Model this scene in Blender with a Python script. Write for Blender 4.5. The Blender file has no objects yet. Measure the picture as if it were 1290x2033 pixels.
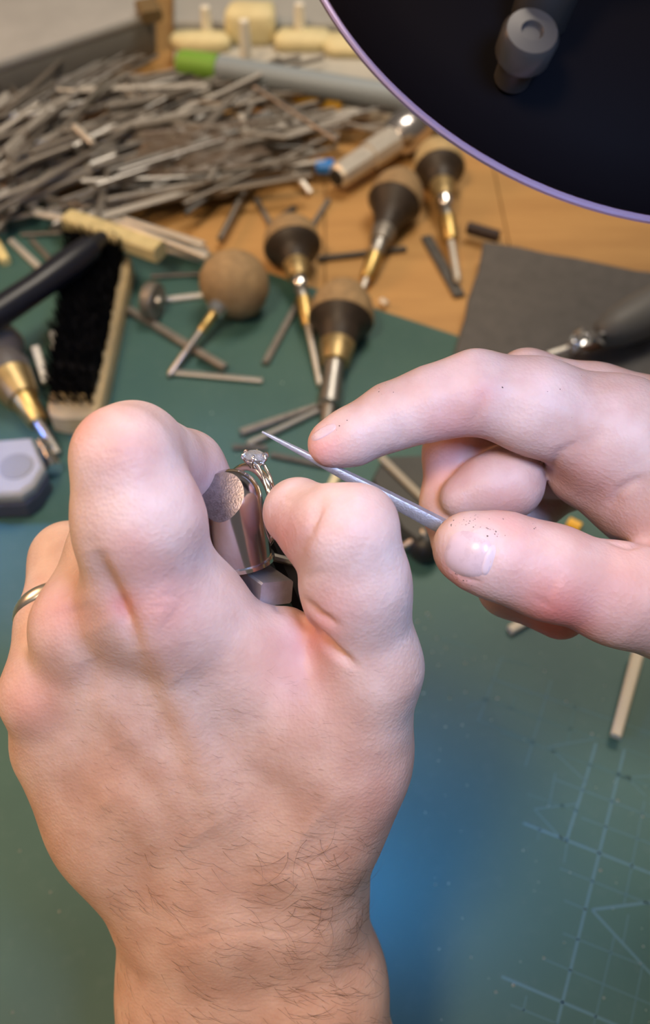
import bpy, bmesh, math, random
import numpy as np
from mathutils import Vector, Matrix

# ------------------------------------------------------------------ camera
W, H, FPX = 1290.0, 2033.0, 1807.0
PITCH = math.radians(52.0)
CAM_H = 298.0                                   # mm above the mat
CP, SP = math.cos(PITCH), math.sin(PITCH)
cx, cy = W / 2, H / 2

scene = bpy.context.scene
COL = scene.collection
cam_d = bpy.data.cameras.new('camera')
cam = bpy.data.objects.new('camera', cam_d)
COL.objects.link(cam)
cam.location = (0, 0, CAM_H / 1000)
cam.rotation_euler = (math.pi / 2 - PITCH, 0, 0)
cam_d.sensor_fit = 'VERTICAL'
cam_d.sensor_height = 24.0
cam_d.lens = 24.0 * FPX / H
cam_d.clip_start = 0.01
cam_d.clip_end = 20
cam_d.dof.use_dof = True
cam_d.dof.focus_distance = 0.182
cam_d.dof.aperture_fstop = 9.0
scene.camera = cam

# ------------------------------------------------------------------ light
scene.view_settings.view_transform = 'Standard'
scene.view_settings.look = 'None'
scene.view_settings.gamma = 1.0
scene.view_settings.use_curve_mapping = False
scene.view_settings.exposure = 0.0

world = bpy.data.worlds.new('room_light')
scene.world = world
world.use_nodes = True
wn = world.node_tree.nodes
wl = world.node_tree.links
wbg = wn['Background']
# a dim workshop: warmish ceiling above, darker towards the floor
wtc = wn.new('ShaderNodeTexCoord'); wsep = wn.new('ShaderNodeSeparateXYZ')
wramp = wn.new('ShaderNodeValToRGB'); wmap = wn.new('ShaderNodeMapRange')
wl.new(wtc.outputs['Generated'], wsep.inputs[0]); wl.new(wsep.outputs['Z'], wmap.inputs[0])
wmap.inputs[1].default_value = -1; wmap.inputs[2].default_value = 1
wl.new(wmap.outputs[0], wramp.inputs[0])
wramp.color_ramp.elements[0].position = 0.35; wramp.color_ramp.elements[0].color = (0.22, 0.15, 0.10, 1)
wramp.color_ramp.elements[1].position = 0.85; wramp.color_ramp.elements[1].color = (0.78, 0.68, 0.56, 1)
wl.new(wramp.outputs[0], wbg.inputs[0])
wbg.inputs[1].default_value = 0.23


def area_light(name, loc_mm, target_mm, size_mm, power, color):
    ld = bpy.data.lights.new(name, 'AREA')
    ld.shape = 'DISK'; ld.size = size_mm / 1000; ld.energy = power; ld.color = color
    lo = bpy.data.objects.new(name, ld); COL.objects.link(lo)
    p = Vector(loc_mm) / 1000; t = Vector(target_mm) / 1000
    lo.location = p
    lo.rotation_euler = (t - p).to_track_quat('-Z', 'Y').to_euler()
    return lo


def spot_light(name, loc_mm, target_mm, power, color, angle, blend, size_mm):
    ld = bpy.data.lights.new(name, 'SPOT'); ld.energy = power; ld.color = color
    ld.spot_size = math.radians(angle); ld.spot_blend = blend; ld.shadow_soft_size = size_mm / 1000
    lo = bpy.data.objects.new(name, ld); COL.objects.link(lo)
    p = Vector(loc_mm) / 1000; t = Vector(target_mm) / 1000
    lo.location = p
    lo.rotation_euler = (t - p).to_track_quat('-Z', 'Y').to_euler()
    return lo


# cool LED task light above the viewer's hands, warm room light from the left, two added blue spots without fixtures to tint the mat
key = area_light('task_light', (70, 15, 350), (5, 122, 165), 70, 0.175, (0.26, 0.44, 0.82))
key.data.spread = math.radians(75)
area_light('room_lamp', (-280, -130, 900), (0, 150, 0), 200, 6.0, (1.0, 0.73, 0.46))
area_light('side_lamp', (-700, 420, 500), (0, 200, 0), 300, 2.4, (1.0, 0.52, 0.24))
area_light('ceiling_lamp', (250, 700, 1200), (0, 250, 0), 500, 10.0, (1.0, 0.88, 0.72))
spot_light('added_blue_spot', (4, 92, 70), (30, 106, 0), 0.30, (0.05, 0.36, 1.0), 110, 1.0, 2)  # added blue glow, no fixture, hidden beneath the left hand
spot_light('added_blue_side_spot', (-330, 250, 150), (-118, 228, 0), 4.5, (0.05, 0.30, 1.0), 32, 1.0, 8)  # second added blue spot, out of view at the left, no fixture


# ------------------------------------------------------------------ helpers
def cam2world(a):
    a = np.asarray(a, dtype=np.float64)
    x, y, z = a[..., 0], a[..., 1], a[..., 2]
    return np.stack([x, -y * SP + z * CP, CAM_H - y * CP - z * SP], -1) / 1000.0


def C(px, py, D):                               # pixel + depth (mm) -> camera space, mm
    return np.array([(px - cx) / FPX * D, (py - cy) / FPX * D, D])


def P(px, py, D):                               # pixel + depth -> world metres
    return Vector(cam2world(C(px, py, D)))


def G(px, py, z=0.0):                           # pixel + height in mm -> world metres
    yd = py - cy
    t = (CAM_H - z) / (FPX * SP + yd * CP)
    return Vector(((px - cx) * t, (FPX * CP - yd * SP) * t, z)) / 1000.0


def vnoise(n, seed=0):
    return np.random.RandomState(seed).rand(n)


MATS = {}


def mat(name, color, rough=0.5, metal=0.0, var=0.0, scale=60.0, bump=0.0, bscale=300.0, color2=None,
        stretch=(1, 1, 1), spec=0.5, coat=0.0, alpha=None, trans=0.0, ior=1.45):
    if name in MATS:
        return MATS[name]
    m = bpy.data.materials.new(name); m.use_nodes = True
    nt = m.node_tree; n = nt.nodes; l = nt.links
    b = n['Principled BSDF']
    b.inputs['Base Color'].default_value = (*color, 1)
    b.inputs['Roughness'].default_value = rough
    b.inputs['Metallic'].default_value = metal
    b.inputs['Specular IOR Level'].default_value = spec
    b.inputs['Coat Weight'].default_value = coat
    b.inputs['Transmission Weight'].default_value = trans
    b.inputs['IOR'].default_value = ior
    if alpha is not None:
        b.inputs['Alpha'].default_value = alpha
    tc = n.new('ShaderNodeTexCoord'); mp = n.new('ShaderNodeMapping')
    mp.inputs['Scale'].default_value = stretch
    l.new(tc.outputs['Object'], mp.inputs[0])
    if var > 0 or color2 is not None:
        no = n.new('ShaderNodeTexNoise'); no.inputs['Scale'].default_value = scale
        no.inputs['Detail'].default_value = 6; no.inputs['Roughness'].default_value = 0.65
        l.new(mp.outputs[0], no.inputs['Vector'])
        rp = n.new('ShaderNodeValToRGB')
        c2 = color2 if color2 is not None else tuple(c * (1 - var) for c in color)
        rp.color_ramp.elements[0].position = 0.3; rp.color_ramp.elements[0].color = (*c2, 1)
        rp.color_ramp.elements[1].position = 0.7; rp.color_ramp.elements[1].color = (*color, 1)
        l.new(no.outputs['Fac'], rp.inputs[0]); l.new(rp.outputs[0], b.inputs['Base Color'])
        mr = n.new('ShaderNodeMapRange'); mr.inputs[3].default_value = max(0.03, rough - 0.08)
        mr.inputs[4].default_value = min(1, rough + 0.08)
        l.new(no.outputs['Fac'], mr.inputs[0]); l.new(mr.outputs[0], b.inputs['Roughness'])
    if bump > 0:
        nb = n.new('ShaderNodeTexNoise'); nb.inputs['Scale'].default_value = bscale
        nb.inputs['Detail'].default_value = 4
        l.new(mp.outputs[0], nb.inputs['Vector'])
        bp = n.new('ShaderNodeBump'); bp.inputs['Strength'].default_value = bump
        bp.inputs['Distance'].default_value = 0.0004
        l.new(nb.outputs['Fac'], bp.inputs['Height']); l.new(bp.outputs[0], b.inputs['Normal'])
    MATS[name] = m
    return m


def tag(o, label=None, cat=None, group=None, kind=None):
    if label: o['label'] = label
    if cat: o['category'] = cat
    if group: o['group'] = group
    if kind: o['kind'] = kind
    return o


def empty(name, loc=(0, 0, 0)):
    o = bpy.data.objects.new(name, None); COL.objects.link(o)
    o.empty_display_size = 0.01
    o.location = loc
    return o


class MB:
    """Collects simple shapes (world metres) and links them as ONE mesh object."""

    def __init__(s):
        s.v = []; s.f = []

    def add(s, vs, fs):
        b = len(s.v)
        s.v += [tuple(x) for x in vs]
        s.f += [tuple(b + i for i in f) for f in fs]
        return s

    def ring_loft(s, rings, cap0=True, cap1=True, closed=True):
        b = len(s.v); n = len(rings[0])
        for r in rings: s.v += [tuple(p) for p in r]
        for i in range(len(rings) - 1):
            for j in range(n if closed else n - 1):
                k = (j + 1) % n
                s.f.append((b + i * n + j, b + i * n + k, b + (i + 1) * n + k, b + (i + 1) * n + j))
        if cap0: s.f.append(tuple(b + j for j in range(n))[::-1])
        if cap1: s.f.append(tuple(b + (len(rings) - 1) * n + j for j in range(n)))
        return s

    def tube(s, pts, rad, n=8):
        pts = [Vector(p) for p in pts]
        rads = rad if hasattr(rad, '__len__') else [rad] * len(pts)
        rings = []
        ref = None
        for i, p in enumerate(pts):
            d = (pts[min(i + 1, len(pts) - 1)] - pts[max(i - 1, 0)])
            if d.length < 1e-9: d = Vector((0, 0, 1))
            d.normalize()
            if ref is None:
                ref = Vector((0, 0, 1)) if abs(d.z) < .9 else Vector((1, 0, 0))
            u = (ref - d * ref.dot(d)).normalized(); w = d.cross(u); ref = u
            rings.append([p + (u * math.cos(2 * math.pi * j / n) + w * math.sin(2 * math.pi * j / n)) * rads[i] for j in range(n)])
        return s.ring_loft(rings)

    def lathe(s, base, axis, prof, n=28):
        """prof: (along, radius) in metres, from base along axis"""
        axis = Vector(axis).normalized(); base = Vector(base)
        u = axis.orthogonal().normalized(); w = axis.cross(u)
        rings = [[base + axis * t + (u * math.cos(2 * math.pi * j / n) + w * math.sin(2 * math.pi * j / n)) * max(r, 1e-6) for j in range(n)] for t, r in prof]
        return s.ring_loft(rings)

    def bar(s, a, b, w, h, up=(0, 0, 1), w2=None, h2=None, bev=0.18):
        """a bar with chamfered rectangular section from a to b"""
        a = Vector(a); b = Vector(b); d = (b - a).normalized(); up = Vector(up)
        u = d.cross(up)
        if u.length < 1e-6: u = d.orthogonal()
        u.normalize(); v = u.cross(d)
        w2 = w if w2 is None else w2; h2 = h if h2 is None else h2

        def sec(p, w, h):
            c = min(w, h) * bev
            return [p + u * x + v * y for x, y in ((w/2-c, h/2), (w/2, h/2-c), (w/2, -h/2+c), (w/2-c, -h/2), (-w/2+c, -h/2), (-w/2, -h/2+c), (-w/2, h/2-c), (-w/2+c, h/2))]
        return s.ring_loft([sec(a, w, h), sec(b, w2, h2)])

    def prism(s, poly, z0, z1, bev=0.0):
        """poly: world xy (metres) counter-clockwise; chamfered top and bottom"""
        n = len(poly)
        c = Vector((sum(p[0] for p in poly) / n, sum(p[1] for p in poly) / n))

        def shrink(k):
            out = []
            for p in poly:
                d = Vector((p[0], p[1])) - c
                out.append(c + d * (1 - k / max(d.length, 1e-6)))
            return out
        if bev > 0:
            i = shrink(bev)
            rings = [[(p.x, p.y, z0) for p in i], [(p[0], p[1], z0 + bev) for p in poly], [(p[0], p[1], z1 - bev) for p in poly], [(p.x, p.y, z1) for p in i]]
        else:
            rings = [[(p[0], p[1], z0) for p in poly], [(p[0], p[1], z1) for p in poly]]
        return s.ring_loft(rings)

    def build(s, name, material, parent=None, smooth=35, origin=None):
        me = bpy.data.meshes.new(name)
        vs = np.array(s.v, dtype=np.float64)
        if parent is not None:
            org = np.array(parent.matrix_world_loc)
        elif origin is None:
            org = np.array([(vs[:, 0].min() + vs[:, 0].max()) / 2, (vs[:, 1].min() + vs[:, 1].max()) / 2, vs[:, 2].min()])
        else:
            org = np.array(origin)
        me.from_pydata((vs - org).tolist(), [], s.f)
        bm = bmesh.new(); bm.from_mesh(me); bmesh.ops.recalc_face_normals(bm, faces=bm.faces); bm.to_mesh(me); bm.free()
        me.materials.append(material)
        if smooth:
            me.shade_smooth(); me.set_sharp_from_angle(angle=math.radians(smooth))
        o = bpy.data.objects.new(name, me); COL.objects.link(o)
        if parent is not None:
            o.parent = parent
        else:
            o.location = org
        return o


class Root:
    """an Empty at the thing's base; knows its own world location before the depsgraph does"""

    def __new__(cls, name, loc, label, cat, group=None):
        o = empty(name, loc); tag(o, label, cat, group)
        return o


def wloc(o):
    p = Vector((0, 0, 0))
    while o is not None:
        p += o.location; o = o.parent
    return p


bpy.types.Object.matrix_world_loc = property(lambda o: wloc(o))
# ------------------------------------------------------------------ the bench and the cutting mat
MM = 0.001
STEEL = mat('brushed_steel', (0.46, 0.44, 0.42), 0.38, 1.0, 0.35, 500, 0.15, 900, stretch=(1, 6, 6))
DULL = mat('dull_steel', (0.34, 0.31, 0.28), 0.5, 0.85, 0.45, 350, 0.2, 700)
DARKSTEEL = mat('dark_steel', (0.15, 0.145, 0.14), 0.45, 0.8, 0.4, 350)
PALESTEEL = mat('pale_steel', (0.72, 0.69, 0.64), 0.4, 0.6, 0.2, 400)
CHROME = mat('chrome', (0.80, 0.79, 0.80), 0.14, 1.0)
BRASS = mat('brass', (0.64, 0.46, 0.18), 0.42, 1.0, 0.3, 300)
AGEDBRASS = mat('aged_brass', (0.50, 0.37, 0.18), 0.42, 0.8, 0.4, 250)
CORK = mat('worn_wood_cap', (0.36, 0.245, 0.13), 0.75, 0, 0.4, 220, 0.35, 600)
DARKWOOD = mat('dark_wood', (0.040, 0.028, 0.021), 0.5, 0, 0.5, 200)
BLACK = mat('black_plastic', (0.012, 0.012, 0.014), 0.45)
RUBBER = mat('dark_rubber', (0.095, 0.09, 0.09), 0.7, 0, 0.3, 150, 0.5, 500)
PALEYELLOW = mat('pale_yellow_plastic', (0.72, 0.62, 0.30), 0.5, 0, 0.25, 60)

# mat edge in ground coordinates
E0, E1 = G(400, 497), G(860, 650)
edge = (E1 - E0).normalized(); inward = Vector((edge.y, -edge.x, 0))
if inward.y > 0: inward = -inward

bench = Root('workbench', (0, 0.3, -0.032), 'warm brown wooden bench top seen beyond the far edge of the green mat', 'workbench')
y = -0.5
rb = random.Random(5)
planks = []
wood = mat('bench_wood', (0.47, 0.275, 0.10), 0.5, 0, 0, 9, 0.25, 120, color2=(0.34, 0.185, 0.065), stretch=(1, 9, 1))
base = MB(); base.prism([(-1.0, -0.4), (1.0, -0.4), (1.0, 1.5), (-1.0, 1.5)], -0.032, -0.012, 0.002)
base.build('bench_core', wood, bench)
for i in range(20):                              # boards, running away from the viewer, slightly uneven
    x0 = -1.0 + i * 0.1
    p = MB(); top = -0.0020 - rb.random() * 0.0003
    p.prism([(x0 + 0.0003, -0.4), (x0 + 0.0997, -0.4), (x0 + 0.0997, 1.5), (x0 + 0.0003, 1.5)], -0.012, top, 0.0005)
    p.build('plank', wood, bench)


def mat_material():
    m = bpy.data.materials.new('cutting_mat_green'); m.use_nodes = True
    nt = m.node_tree; n = nt.nodes; l = nt.links; b = n['Principled BSDF']
    tc = n.new('ShaderNodeTexCoord')
    no = n.new('ShaderNodeTexNoise'); no.inputs['Scale'].default_value = 16; no.inputs['Detail'].default_value = 6
    l.new(tc.outputs['Object'], no.inputs['Vector'])
    rp = n.new('ShaderNodeValToRGB')
    rp.color_ramp.elements[0].position = 0.3; rp.color_ramp.elements[0].color = (0.027, 0.082, 0.073, 1)
    rp.color_ramp.elements[1].position = 0.72; rp.color_ramp.elements[1].color = (0.041, 0.107, 0.092, 1)
    l.new(no.outputs['Fac'], rp.inputs[0])
    # fine scuffs from years of cutting
    sc = n.new('ShaderNodeTexNoise'); sc.inputs['Scale'].default_value = 260; sc.inputs['Detail'].default_value = 5
    l.new(tc.outputs['Object'], sc.inputs['Vector'])
    sr = n.new('ShaderNodeValToRGB'); sr.color_ramp.elements[0].position = 0.55; sr.color_ramp.elements[0].color = (0, 0, 0, 1)
    sr.color_ramp.elements[1].position = 0.85; sr.color_ramp.elements[1].color = (0.25, 0.25, 0.25, 1)
    l.new(sc.outputs['Fac'], sr.inputs[0])
    mx = n.new('ShaderNodeMix'); mx.data_type = 'RGBA'; mx.inputs['B'].default_value = (0.085, 0.14, 0.135, 1)
    l.new(sr.outputs[0], mx.inputs['Factor']); l.new(rp.outputs[0], mx.inputs['A'])
    l.new(mx.outputs['Result'], b.inputs['Base Color'])
    b.inputs['Roughness'].default_value = 0.55
    bp = n.new('ShaderNodeBump'); bp.inputs['Strength'].default_value = 0.15; bp.inputs['Distance'].default_value = 0.0003
    l.new(sc.outputs['Fac'], bp.inputs['Height']); l.new(bp.outputs[0], b.inputs['Normal'])
    return m


cmat = Root('cutting_mat', (0, 0.1, -0.002), 'green cutting mat with pale printed grid lines covering the bench', 'cutting mat')
a = E1 + edge * 0.6; b_ = E0 - edge * 0.6
c_ = b_ + inward * 0.62; d_ = a + inward * 0.62
mm_ = MB(); mm_.prism([(p.x, p.y) for p in (a, b_, c_, d_)], -0.0020, 0.0, 0.0004)
sheet = mm_.build('mat_sheet', mat_material(), cmat)


def crop6(u, v):
    return 740 + 0.4264 * u, 1180 + 0.4264 * v


LINE = mat('printed_line', (0.075, 0.165, 0.20), 0.6)
FAINT = mat('worn_printed_line', (0.048, 0.118, 0.115), 0.6)


def printed(lines, w, material, name):
    for (u0, v0, u1, v1) in lines:
        p = G(*crop6(u0, v0), 0.06); q = G(*crop6(u1, v1), 0.06)
        d = (q - p).normalized(); s = Vector((d.y, -d.x, 0)) * w / 2
        m = MB(); n = 5
        top = [p + (q - p) * (i / n) for i in range(n + 1)]
        vs = []
        for t in top: vs += [t + s, t - s]
        m.add(vs, [(2 * i, 2 * i + 1, 2 * i + 3, 2 * i + 2) for i in range(n)])
        m.build(name, material, cmat, smooth=0)


printed([(838, 2080, 1050, 1220), (1050, 1220, 1172, 720), (700, 1065, 1320, 1310), (600, 1780, 1320, 2085),
         (900, 1150, 985, 880), (985, 880, 1040, 690), (1020, 1470, 1320, 1795), (1020, 1468, 1320, 1430)], 0.0008, LINE, 'grid_line')
printed([(1020, 2040, 1125, 1590), (1170, 1440, 1265, 960), (1165, 1620, 1190, 1490), (1185, 2080, 1255, 1730), (820, 985, 850, 830), (890, 1250, 905, 1150),
         (640, 1910, 860, 2000), (890, 1425, 1000, 1470), (885, 1578, 1250, 1725), (800, 1700, 1320, 1920), (870, 1275, 1320, 1455),
         (560, 395, 1320, 655), (490, 590, 600, 290), (710, 800, 830, 400), (700, 1940, 715, 1870),
         (750, 1000, 950, 975), (755, 1005, 890, 1150), (815, 710, 1030, 672), (820, 710, 990, 870), (1160, 852, 1320, 845), (1185, 855, 1270, 940),
         (970, 1040, 1320, 1170), (850, 862, 1320, 1045)], 0.0005, mat('thin_printed_line', (0.06, 0.138, 0.155), 0.6), 'grid_line')
printed([(640, 540, 660, 480), (905, 690, 940, 520), (600, 640, 1320, 910), (500, 480, 1320, 770), (600, 300, 730, 330), (440, 525, 530, 490),
         (1030, 790, 1320, 900), (300, 200, 480, 250), (500, 590, 760, 690), (765, 1150, 780, 1080), (720, 930, 960, 1010), (1200, 640, 1320, 660)], 0.0006, FAINT, 'grid_line')

fil = MB(); rf_ = random.Random(11)
specks = [crop6(u, v) for u, v in [(208, 126), (262, 105), (298, 204), (277, 268), (470, 300), (240, 158), (305, 330), (357, 484), (430, 455), (580, 485), (235, 460), (898, 500), (1080, 425),
          (1020, 650), (800, 358), (1060, 1287), (1140, 960), (290, 1352), (457, 1690), (655, 1820), (1075, 1880), (572, 1852), (797, 1695), (1255, 1035), (340, 250), (430, 320), (255, 90)]]
specks += [(40, 1690), (118, 1810), (25, 2010), (100, 1772), (280, 880), (320, 835), (470, 900), (420, 820), (110, 1480), (560, 760)]
specks += [(rf_.uniform(830, 1290), rf_.uniform(1250, 2033)) for _ in range(45)] + [(rf_.uniform(0, 860), rf_.uniform(560, 960)) for _ in range(50)]
for i, (px, py) in enumerate(specks):
    c = G(px, py, 0); r = (0.0004 if i < 37 else 0.00018) * rf_.uniform(.7, 1.3)
    fil.add([c + Vector((math.cos(k * 1.257 + i) * r * rf_.uniform(.6, 1.3), math.sin(k * 1.257 + i) * r * rf_.uniform(.6, 1.3), 0.00002)) for k in range(5)] + [c + Vector((0, 0, r * 1.2))],
            [(k, (k + 1) % 5, 5) for k in range(5)])
tag(fil.build('metal_filings', PALESTEEL), 'tiny pale metal filings scattered over the green mat', 'filings', kind='stuff')
# ------------------------------------------------------------------ hands: smooth distance fields meshed with surface nets
class Field:
    def __init__(s, lo, hi, step):
        s.lo = np.array(lo, float); s.step = step
        s.n = np.ceil((np.array(hi, float) - s.lo) / step).astype(int) + 1
        s.ax = [(s.lo[i] + step * np.arange(s.n[i])).astype(np.float32) for i in range(3)]
        s.d = np.full(s.n, 30.0, np.float32)

    def like(s):
        o = Field.__new__(Field); o.lo, o.step, o.n, o.ax = s.lo, s.step, s.n, s.ax
        o.d = np.full(s.n, 30.0, np.float32)
        return o

    def box(s, lo, hi):
        i0 = np.clip(np.floor((lo - s.lo) / s.step).astype(int), 0, s.n)
        i1 = np.clip(np.ceil((hi - s.lo) / s.step).astype(int) + 1, 0, s.n)
        return tuple(slice(a, b) for a, b in zip(i0, i1))

    def cone(s, a, b, ra, rb, k=3.0, sub=False):
        """smooth union (or carving) of a tapered capsule"""
        a = np.asarray(a, float); b = np.asarray(b, float)
        m = max(ra, rb) + 11 + k
        sl = s.box(np.minimum(a, b) - m, np.maximum(a, b) + m)
        if any(q.stop <= q.start for q in sl): return
        X = s.ax[0][sl[0]][:, None, None]; Y = s.ax[1][sl[1]][None, :, None]; Z = s.ax[2][sl[2]][None, None, :]
        ba = b - a; L2 = float(ba @ ba) + 1e-9
        t = np.clip(((X - a[0]) * ba[0] + (Y - a[1]) * ba[1] + (Z - a[2]) * ba[2]) / L2, 0, 1).astype(np.float32)
        q = np.sqrt((X - a[0] - t * ba[0]) ** 2 + (Y - a[1] - t * ba[1]) ** 2 + (Z - a[2] - t * ba[2]) ** 2) - (ra + (rb - ra) * t)
        q = q.astype(np.float32)
        c = s.d[sl]
        if sub:
            h = np.maximum(k - np.abs(c + q), 0) / k
            s.d[sl] = np.maximum(c, -q) + h * h * k / 4
        else:
            h = np.maximum(k - np.abs(c - q), 0) / k
            s.d[sl] = np.minimum(c, q) - h * h * k / 4

    def chain(s, pts, k=2.5):
        """pts: (px, py, depth, radius) of successive joints"""
        for p, q in zip(pts[:-1], pts[1:]):
            s.cone(C(*p[:3]), C(*q[:3]), p[3], q[3], k)
        return s

    def merge(s, o, k):
        h = np.maximum(k - np.abs(s.d - o.d), 0) / k
        s.d = np.minimum(s.d, o.d) - h * h * k / 4

    def mesh(s):
        d = s.d; ins = d < 0
        nx, ny, nz = d.shape
        acc = np.zeros((nx - 1, ny - 1, nz - 1, 3), np.float32); cnt = np.zeros((nx - 1, ny - 1, nz - 1), np.float32)
        quads = []
        for axi in range(3):
            o1, o2 = [(1, 2), (2, 0), (0, 1)][axi]
            A = [slice(None)] * 3; B = [slice(None)] * 3
            A[axi] = slice(0, -1); B[axi] = slice(1, None)
            cr = ins[tuple(A)] != ins[tuple(B)]
            idx = np.argwhere(cr)
            ok = (idx[:, o1] > 0) & (idx[:, o2] > 0) & (idx[:, o1] < d.shape[o1] - 1) & (idx[:, o2] < d.shape[o2] - 1)
            idx = idx[ok]
            j = idx.copy(); j[:, axi] += 1
            da = d[tuple(idx.T)]; db = d[tuple(j.T)]
            p = idx.astype(np.float32); p[:, axi] += da / (da - db)
            cells = []
            for s1, s2 in ((0, 0), (-1, 0), (-1, -1), (0, -1)):
                c = idx.copy(); c[:, o1] += s1; c[:, o2] += s2
                cells.append(c)
                np.add.at(acc, tuple(c.T), p); np.add.at(cnt, tuple(c.T), 1)
            quads.append((cells, da < 0))
        vid = -np.ones(cnt.shape, np.int64); used = cnt > 0
        vid[used] = np.arange(used.sum())
        v = acc[used] / cnt[used][:, None] * s.step + s.lo
        fs = []
        for cells, flip in quads:
            q = np.stack([vid[tuple(c.T)] for c in cells], 1)
            q[~flip] = q[~flip][:, ::-1]
            fs.append(q)
        return v.astype(np.float64), np.concatenate(fs)


def smooth_mesh(v, f, it=6, lam=0.5):
    e = np.unique(np.sort(np.concatenate([f[:, [0, 1]], f[:, [1, 2]], f[:, [2, 3]], f[:, [3, 0]]]), 1), axis=0)
    deg = np.bincount(e.ravel(), minlength=len(v))[:, None]
    for i in range(it * 2):
        s = np.zeros_like(v)
        for c in range(3):
            s[:, c] = np.bincount(e[:, 0], v[e[:, 1], c], len(v)) + np.bincount(e[:, 1], v[e[:, 0], c], len(v))
        v = v + (s / deg - v) * (lam if i % 2 == 0 else -lam - 0.02)
    return v


def vert_normals(v, f):
    n = np.cross(v[f[:, 2]] - v[f[:, 0]], v[f[:, 3]] - v[f[:, 1]])
    o = np.zeros_like(v)
    for k in range(4):
        for c in range(3):
            o[:, c] += np.bincount(f[:, k], n[:, c], len(v))
    return o / (np.linalg.norm(o, axis=1)[:, None] + 1e-9)


def project(v):
    return np.stack([v[:, 0] / v[:, 2] * FPX + cx, v[:, 1] / v[:, 2] * FPX + cy], 1)


def poly_dist(p, line):
    line = np.array(line, float); best = np.full(len(p), 1e9); par = np.zeros(len(p))
    L = 0; seg = np.linalg.norm(np.diff(line, axis=0), axis=1); tot = seg.sum()
    for i in range(len(line) - 1):
        a, b = line[i], line[i + 1]; ab = b - a
        t = np.clip(((p - a) @ ab) / (ab @ ab), 0, 1)
        q = np.linalg.norm(p - a - t[:, None] * ab, axis=1)
        m = q < best; best[m] = q[m]; par[m] = (L + t[m] * seg[i]) / tot
        L += seg[i]
    return best, par


def sculpt(v, f, strokes):
    """strokes: (pixel polyline, half width px, depth mm; >0 raises, <0 carves) on the side that faces the viewer"""
    n = vert_normals(v, f); p = project(v)
    facing = np.clip(-(n * v).sum(1) / np.linalg.norm(v, axis=1) * 3 + 0.3, 0, 1)
    out = np.zeros(len(v))
    for line, w, dep in strokes:
        L = np.array(line)
        near = (p[:, 0] > L[:, 0].min() - 3 * w) & (p[:, 0] < L[:, 0].max() + 3 * w) & (p[:, 1] > L[:, 1].min() - 3 * w) & (p[:, 1] < L[:, 1].max() + 3 * w)
        if not near.any(): continue
        q, t = poly_dist(p[near], line)
        out[near] += np.exp(-(q / w) ** 2) * dep * facing[near] * (np.sin(np.pi * np.clip(t, 0.03, 0.97)) ** 0.7)
    return v + n * out[:, None]


def hand_object(name, v, f, tint, label, tan=(2600, 3000)):  # tan: pixel rows between which the painted warm light sets in
    """tint: (pixel x, y, radius, redness) blotches of skin colour"""
    p = project(v)
    red = np.zeros(len(v))
    for x, y, r, a in tint:
        red += a * np.exp(-(((p[:, 0] - x) ** 2 + (p[:, 1] - y) ** 2) / r ** 2))
    w = cam2world(v)
    org = w.mean(0)
    me = bpy.data.meshes.new(name)
    me.from_pydata((w - org).tolist(), [], f.tolist())
    at = me.attributes.new('redness', 'FLOAT', 'POINT')
    at.data.foreach_set('value', np.clip(red, -1, 1).astype(np.float32))
    tv = np.clip((p[:, 1] - tan[0]) / (tan[1] - tan[0]), 0, 1)   # warmer light on the wrist, painted into the skin as a tan
    at2 = me.attributes.new('tan', 'FLOAT', 'POINT')
    at2.data.foreach_set('value', (tv * tv * (3 - 2 * tv)).astype(np.float32))
    me.materials.append(skin_material())
    me.shade_smooth()
    o = bpy.data.objects.new(name, me); COL.objects.link(o)
    o.location = org
    tag(o, label, 'hand')
    return o


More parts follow.
